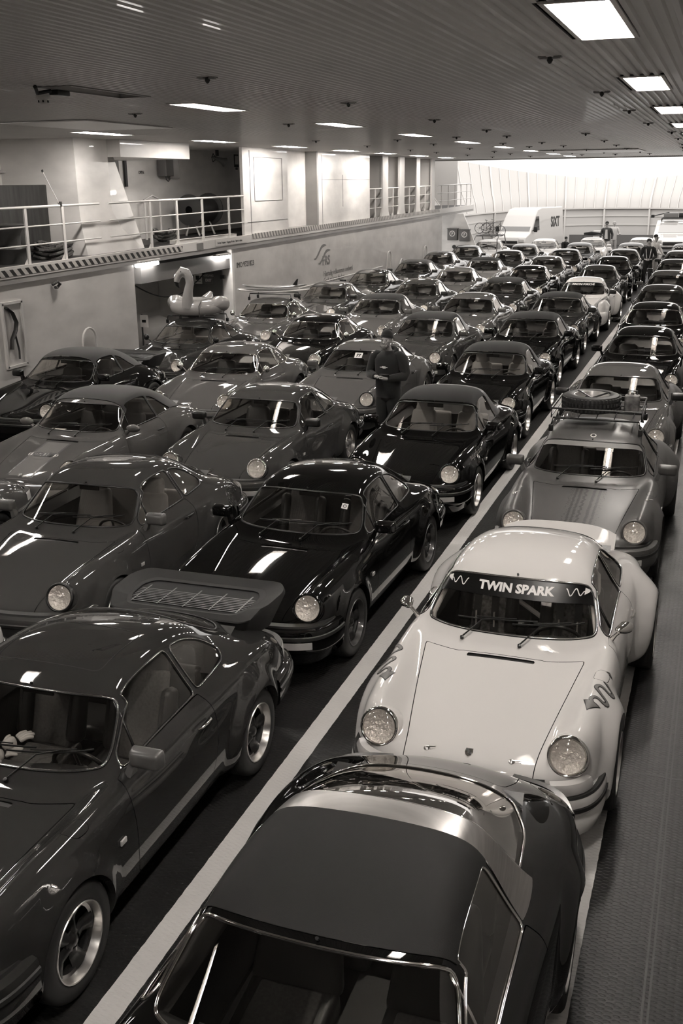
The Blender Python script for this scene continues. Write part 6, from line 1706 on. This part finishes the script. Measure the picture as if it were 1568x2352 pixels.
# ------------------------------------------------------------------ people
SK=mat('skin',.42,.55); SKL=mat('skin_dark',.22,.6); CL={'black':mat('black_cloth',.006,.9,sheen=.1),'jeans':mat('dark_trousers',.012,.9),'light':mat('light_cloth',.5,.9),'jacket':mat('jacket_cloth',.03,.8),'pale':mat('pale_trousers',.35,.9),'hair':mat('dark_hair',.012,.8),'beard':mat('grey_beard',.14,.9,noise=(80,.4,2,(1,1,1)))}
def person(loc,rz,H,label,arms,top,legs,wide=1.0,head_pitch=0,bend=0,hands=True,shoes='black',step=.0):
    """arms: ((elbow),(wrist),(finger direction)) for right (-x) and left (+x); facing -y"""
    e=empty('person',loc,rz); tag(e,label,'person'); h=H/1.80; w_=wide
    def Z(x,y,z,r,r2=None): return (x*h,y*h,z*h,r*h) if r2 is None else (x*h,y*h,z*h,r*h,r2*h)
    by=lambda z:-bend*max(0,z-.95)
    J=[Z(0,0,.96,.105*w_,.08),Z(0,by(1.12),1.12,.10*w_,.08),Z(0,by(1.30),1.30,.115*w_,.085),Z(0,by(1.44)+.01,1.42,.065*w_,.055),Z(0,by(1.50)+.005,1.51,.055),Z(0,by(1.56)-.015-head_pitch*.03,1.575,.058)]
    hp=head_pitch; hx=by(1.66)-.02-hp*.05
    J+=[Z(0,hx-.015,1.625-.01*hp,.070,.085),Z(0,hx,1.69,.078,.092),Z(0,hx+.01,1.755,.062,.075)]
    E=[(0,1),(1,2),(2,3),(3,4),(4,5),(5,6),(6,7),(7,8)]; roots=[0]
    def add(l,par):
        for p in l: J.append(p); E.append((par,len(J)-1)); par=len(J)-1
        return par
    sl=[]
    for s,(el,wr,fd) in zip((-1,1),arms):
        sh=(s*.185*w_**.5,by(1.44)+.01,1.435)
        last=add([Z(sh[0],sh[1],sh[2]-.01,.038*w_),Z(*el,.040*w_),Z(*wr,.028)],3); sl.append((sh,el,wr,fd,s))
        d=Vector(fd).normalized(); wv=Vector(wr); pm=wv+d*.05; add([Z(*(wv+d*.035),.030,.022),Z(*(wv+d*.075),.036,.020)],last)
        if hands:
            side=d.cross(Vector((0,0,1)));  side=(side if side.length>.2 else Vector((1,0,0))).normalized()
            dn=side.cross(d).normalized()
            for k,(o_,L_) in enumerate(((-.027,.062),(-.009,.076),(.009,.072),(.027,.055))):
                b=wv+d*.085+side*o_; st=len(J); roots.append(st)
                J.append(Z(*b,.0100)); m1=b+d*L_*.5+dn*.008; J.append(Z(*m1,.0090)); m2=m1+d*L_*.33-dn*.018; J.append(Z(*m2,.0080)); E+= [(st,st+1),(st+1,st+2)]
            b=wv+d*.045+side*(-s*.028); st=len(J); roots.append(st); J.append(Z(*b,.012)); m1=b+side*(-s*.022)+d*.03; J.append(Z(*m1,.0105)); m2=m1+d*.03; J.append(Z(*m2,.009)); E+=[(st,st+1),(st+1,st+2)]
    for s in(-1,1):
        add([Z(s*.085,0,.88,.068*w_),Z(s*.10,-.01-step*s*.08,.50,.050*w_),Z(s*.105,.02-step*s*.14,.10,.036),Z(s*.11,-.03-step*s*.14,.05,.036),Z(s*.115,-.13-step*s*.14,.035,.030)],0)
    skin_obj('body',J,E,roots,SK,1,e)
    # garments
    sl_=sl; mb=MB()
    mb.tube([Vector((0,by(z)+(.008 if z>1.4 else 0),z))*h for z in(.83,.90,1.0,1.14,1.28,1.38,1.45,1.495,1.52)],[r_*h*w_ for r_ in(.118,.124,.122,.122,.128,.132,.112,.074,.050)],22,sy=1.34)
    for sh,el,wr,fd,s in sl:
        S0,E0,W0=Vector(sh),Vector(el),Vector(wr)
        mb.tube([p*h for p in(S0+Vector((-s*.09,0,-.01)),S0+Vector((-s*.03,0,-.004)),S0.lerp(E0,.12),S0.lerp(E0,.5),S0.lerp(E0,.88),E0.lerp(W0,.10),E0.lerp(W0,.5),E0.lerp(W0,.90),E0.lerp(W0,.95))],[r_*h*w_ for r_ in(.066,.074,.075,.066,.056,.054,.048,.040,.036)],14)
    mb.build('top',top,e,auto=80)
    mb=MB(); mb.tube([Vector((0,0,z))*h for z in(.74,.80,.88,.98,1.03)],[.05*h*w_,.100*h*w_,.115*h*w_,.112*h*w_,.10*h*w_],18,sy=1.30)
    for s in(-1,1):
        mb.tube([Vector(p)*h for p in((s*.075,0,.88),(s*.086,-.005-step*s*.02,.74),(s*.102,-.01-step*s*.08,.50),(s*.104,.005-step*s*.11,.30),(s*.107,.02-step*s*.14,.07))],[.088*h*w_,.092*h*w_,.070*h*w_,.060*h*w_,.062*h*w_],14)
    mb.build('trousers',legs,e,auto=80)
    for s in(-1,1):
        y0=-step*s*.14
        skin_obj('shoe',[Z(s*.11,.05+y0,.045,.040),Z(s*.112,-.06+y0,.045,.042),Z(s*.116,-.17+y0,.035,.032)],[(0,1),(1,2)],[0],M['black'],1,e)
    hc=Vector((0,hx-.0,1.68))*h
    fp=hc+Vector((0,-.088,-.01-.012*hp))*h
    mb=MB(); mb.tube([fp+Vector((0,.005,.018))*h,fp+Vector((0,-.014,-.012))*h,fp+Vector((0,-.004,-.022))*h],[.007*h,.013*h,.010*h],8); mb.build('nose',SK,e)
    for s in(-1,1):
        mb=MB(); mb.lathe([(0,.003),(.005,.002),(.008,0)],10,0,axis_m(fp+Vector((s*.032,.012,.02))*h,(s*.2,-1,0))); mb.build('eye',CL['hair'],e)
        mb=MB(); mb.tube([fp+Vector((s*.018,.004,.040))*h,fp+Vector((s*.05,.016,.038))*h],.0032*h,6); mb.build('eyebrow',CL['hair'],e)
        mb=MB(); mb.tube([hc+Vector((s*.083,.005,.02))*h,hc+Vector((s*.090,.01,0))*h,hc+Vector((s*.083,.005,-.025))*h],[.010*h,.014*h,.008*h],8,0); mb.build('ear',SK,e)
    mb=MB(); mb.tube([fp+Vector((-.024,.010,-.042))*h,fp+Vector((0,.002,-.044))*h,fp+Vector((.024,.010,-.042))*h],.006*h,6); mb.build('mouth',SKL,e)
    return e,h,hc,fp
def cap(e,hc,h,m,brim=True,beanie=False):
    mb=MB(); pr=[(.0,.105),(.035,.101),(.065,.082),(.086,.050),(.094,.015),(.094,-.005)] if not beanie else [(0,.098),(.035,.094),(.062,.076),(.080,.046),(.087,.012),(.090,.010),(.091,-.028),(.084,-.030)]
    mb.lathe([(r_*h,z*h) for r_,z in pr],20,0,Matrix.Translation(hc+Vector((0,.022,.052))*h)@Matrix.Rotation(R(-14),4,'X')@Matrix.Scale(1.08,4,(0,1,0)))
    if brim: mb.add([tuple(hc+Vector((math.sin(a)*.085,-.07-math.cos(a)*.085,.035-.02*math.cos(a)))*h) for a in np.linspace(-1.3,1.3,9)]+[tuple(hc+Vector((s*.08,-.05,.045))*h) for s in(1,-1)],[tuple(range(11))],0)
    mb.build('cap' if brim else 'beanie',m,e)
def hair(e,hc,h,m):
    mb=MB(); mb.lathe([(0,.100*h),(.035*h,.097*h),(.068*h,.078*h),(.088*h,.04*h),(.090*h,0),(.082*h,-.045*h)],20,0,Matrix.Translation(hc+Vector((0,.022,.022))*h)@Matrix.Scale(1.08,4,(0,1,0))); mb.build('hair',m,e)
# bearded man with a phone
A=((( -.30,-.02,1.16),(-.07,-.29,1.17),(.75,-.45,.12)),((.30,-.02,1.16),(.10,-.30,1.15),(-.75,-.40,.15)))
e,h,hc,fp=person((-4.66,15.32,0),R(-8),1.86,'bearded man in black hoodie and beanie looking down at his phone',A,CL['black'],CL['jeans'],1.22,1.0)
cap(e,hc,h,CL['black'],False,True)
mb=MB(); mb.tube([fp+Vector((-.055,.045,.0))*h,fp+Vector((-.045,.02,-.05))*h,fp+Vector((0,.0,-.075))*h,fp+Vector((.045,.02,-.05))*h,fp+Vector((.055,.045,.0))*h],[.018,.032,.045,.032,.018],12); mb.tube([fp+Vector((0,.01,-.07))*h,fp+Vector((0,-.005,-.13))*h],[.045,.018],12); mb.build('beard',CL['beard'],e)
mb=MB(); mb.tube([Vector((.105*math.cos(a),.035+.085*math.sin(a),1.495+.045*math.sin(a)))*h for a in np.linspace(0,2*math.pi,20,endpoint=False)],.036*h,10,closed=True); mb.tube([Vector((-.07,.12,1.50))*h,Vector((0,.15,1.46))*h,Vector((.07,.12,1.50))*h],[.04,.06,.04],10); mb.build('hood',CL['black'],e)
mb=MB(); Mq=axis_m((0.0,-.172,1.335),(0,-1,.12),(1,0,0)); [mb.box(c_,d_,0,Mq) for c_,d_ in(((0,.004,0),(.058,.020,.006)),((-.045,0,0),(.034,.008,.006)),((.045,0,0),(.034,.008,.006)),((.01,-.016,0),(.05,.006,.006)))]; mb.build('chest_print',M['wht'],e)
ph=empty('phone',(-4.62,14.985,1.235)); ph.rotation_euler=(R(-50),0,0); tag(ph,'dark phone held by the bearded man in both hands','phone')
mb=MB(); mb.box((0,0,0),(.16,.075,.010),bev=.004); mb.build('case',M['black'],ph); mb=MB(); mb.box((0,0,.006),(.145,.066,.002)); mb.build('screen',mat('phone_screen',.02,.1),ph)
# photographer
A=(((-.28,.02,1.12),(-.13,-.20,1.02),(.8,-.35,.0)),((.30,.02,1.12),(.14,-.20,1.02),(-.8,-.35,.0)))
e,h,hc,fp=person((-2.72,43.6,0),R(5),1.80,'man in black sweater with white camera straps standing on the lane line',A,CL['black'],CL['jeans'],1.05,0,step=.6); hair(e,hc,h,CL['hair'])
for s in(-1,1):
    mb=MB(); mb.tube([Vector((s*.075,.03,1.50))*h,Vector((s*.095,-.115,1.40))*h,Vector((s*.08,-.16,1.25))*h,Vector((s*.055,-.22,1.07))*h],.010,6); mb.build('camera_strap',M['wht'],e)
cm=empty('camera_body',(-2.715,43.34,1.01)); tag(cm,'small camera held at waist height by the man in the black sweater','camera')
mb=MB(); mb.box((0,0,0),(.14,.06,.09),bev=.01); mb.lathe([(0,.09),(.03,.09),(.035,0)],16,0,axis_m((0,-.02,0),(0,-1,0))); mb.build('camera',M['rimsilver'],cm)
A=(((-.30,.05,1.16),(-.30,-.05,.92),(0,-.2,-1)),((.30,.05,1.16),(.28,-.08,.92),(0,-.2,-1)))
e,h,hc,fp=person((-5.93,59.4,0),R(0),1.84,'man in cap, sunglasses and open dark jacket, left of the two far men',A,CL['jacket'],CL['light'],1.1); cap(e,hc,h,CL['black'])
mb=MB(); mb.add([(-.05*h,-.155*h,1.42*h),(.05*h,-.155*h,1.42*h),(.09*h,-.16*h,.95*h),(-.09*h,-.16*h,.95*h)],[(0,1,2,3)],0); mb.build('shirt_front',CL['light'],e)
mb=MB(); mb.box(tuple(fp+Vector((0,.0,.018))*h),(.11,.02,.028),bev=.006); mb.build('sunglasses',M['black'],e)
A=(((-.26,-.05,1.15),(-.12,-.28,1.20),(.5,-.6,.2)),((.28,-.02,1.15),(.30,-.25,1.15),(.2,-.9,.1)))
e,h,hc,fp=person((-5.66,60.6,0),R(10),1.84,'person in pale clothes holding out a hand, right of the two far men',A,CL['light'],CL['pale'],.95); hair(e,hc,h,mat('fair_hair',.4,.8))
A=(((-.24,-.12,1.18),(-.10,-.33,1.05),(.3,-.9,-.2)),((.24,-.14,1.18),(.12,-.34,1.02),(-.2,-.9,-.2)))
e,h,hc,fp=person((-2.66,46.6,0),R(60),1.78,'person in dark cap and light shirt beyond the man with camera straps',A,CL['light'],CL['pale'],1.0,.3); cap(e,hc,h,CL['black'])
A=(((-.24,-.25,1.02),(-.12,-.50,.90),(.1,-.8,-.4)),((.24,-.25,1.02),(.12,-.50,.90),(-.1,-.8,-.4)))
e,h,hc,fp=person((-7.12,51.9,0),R(40),1.45,'dark-haired person of whom only the head shows before the van',A,CL['black'],CL['jeans'],1.0,.5,bend=.25); hair(e,hc,h,CL['hair'])
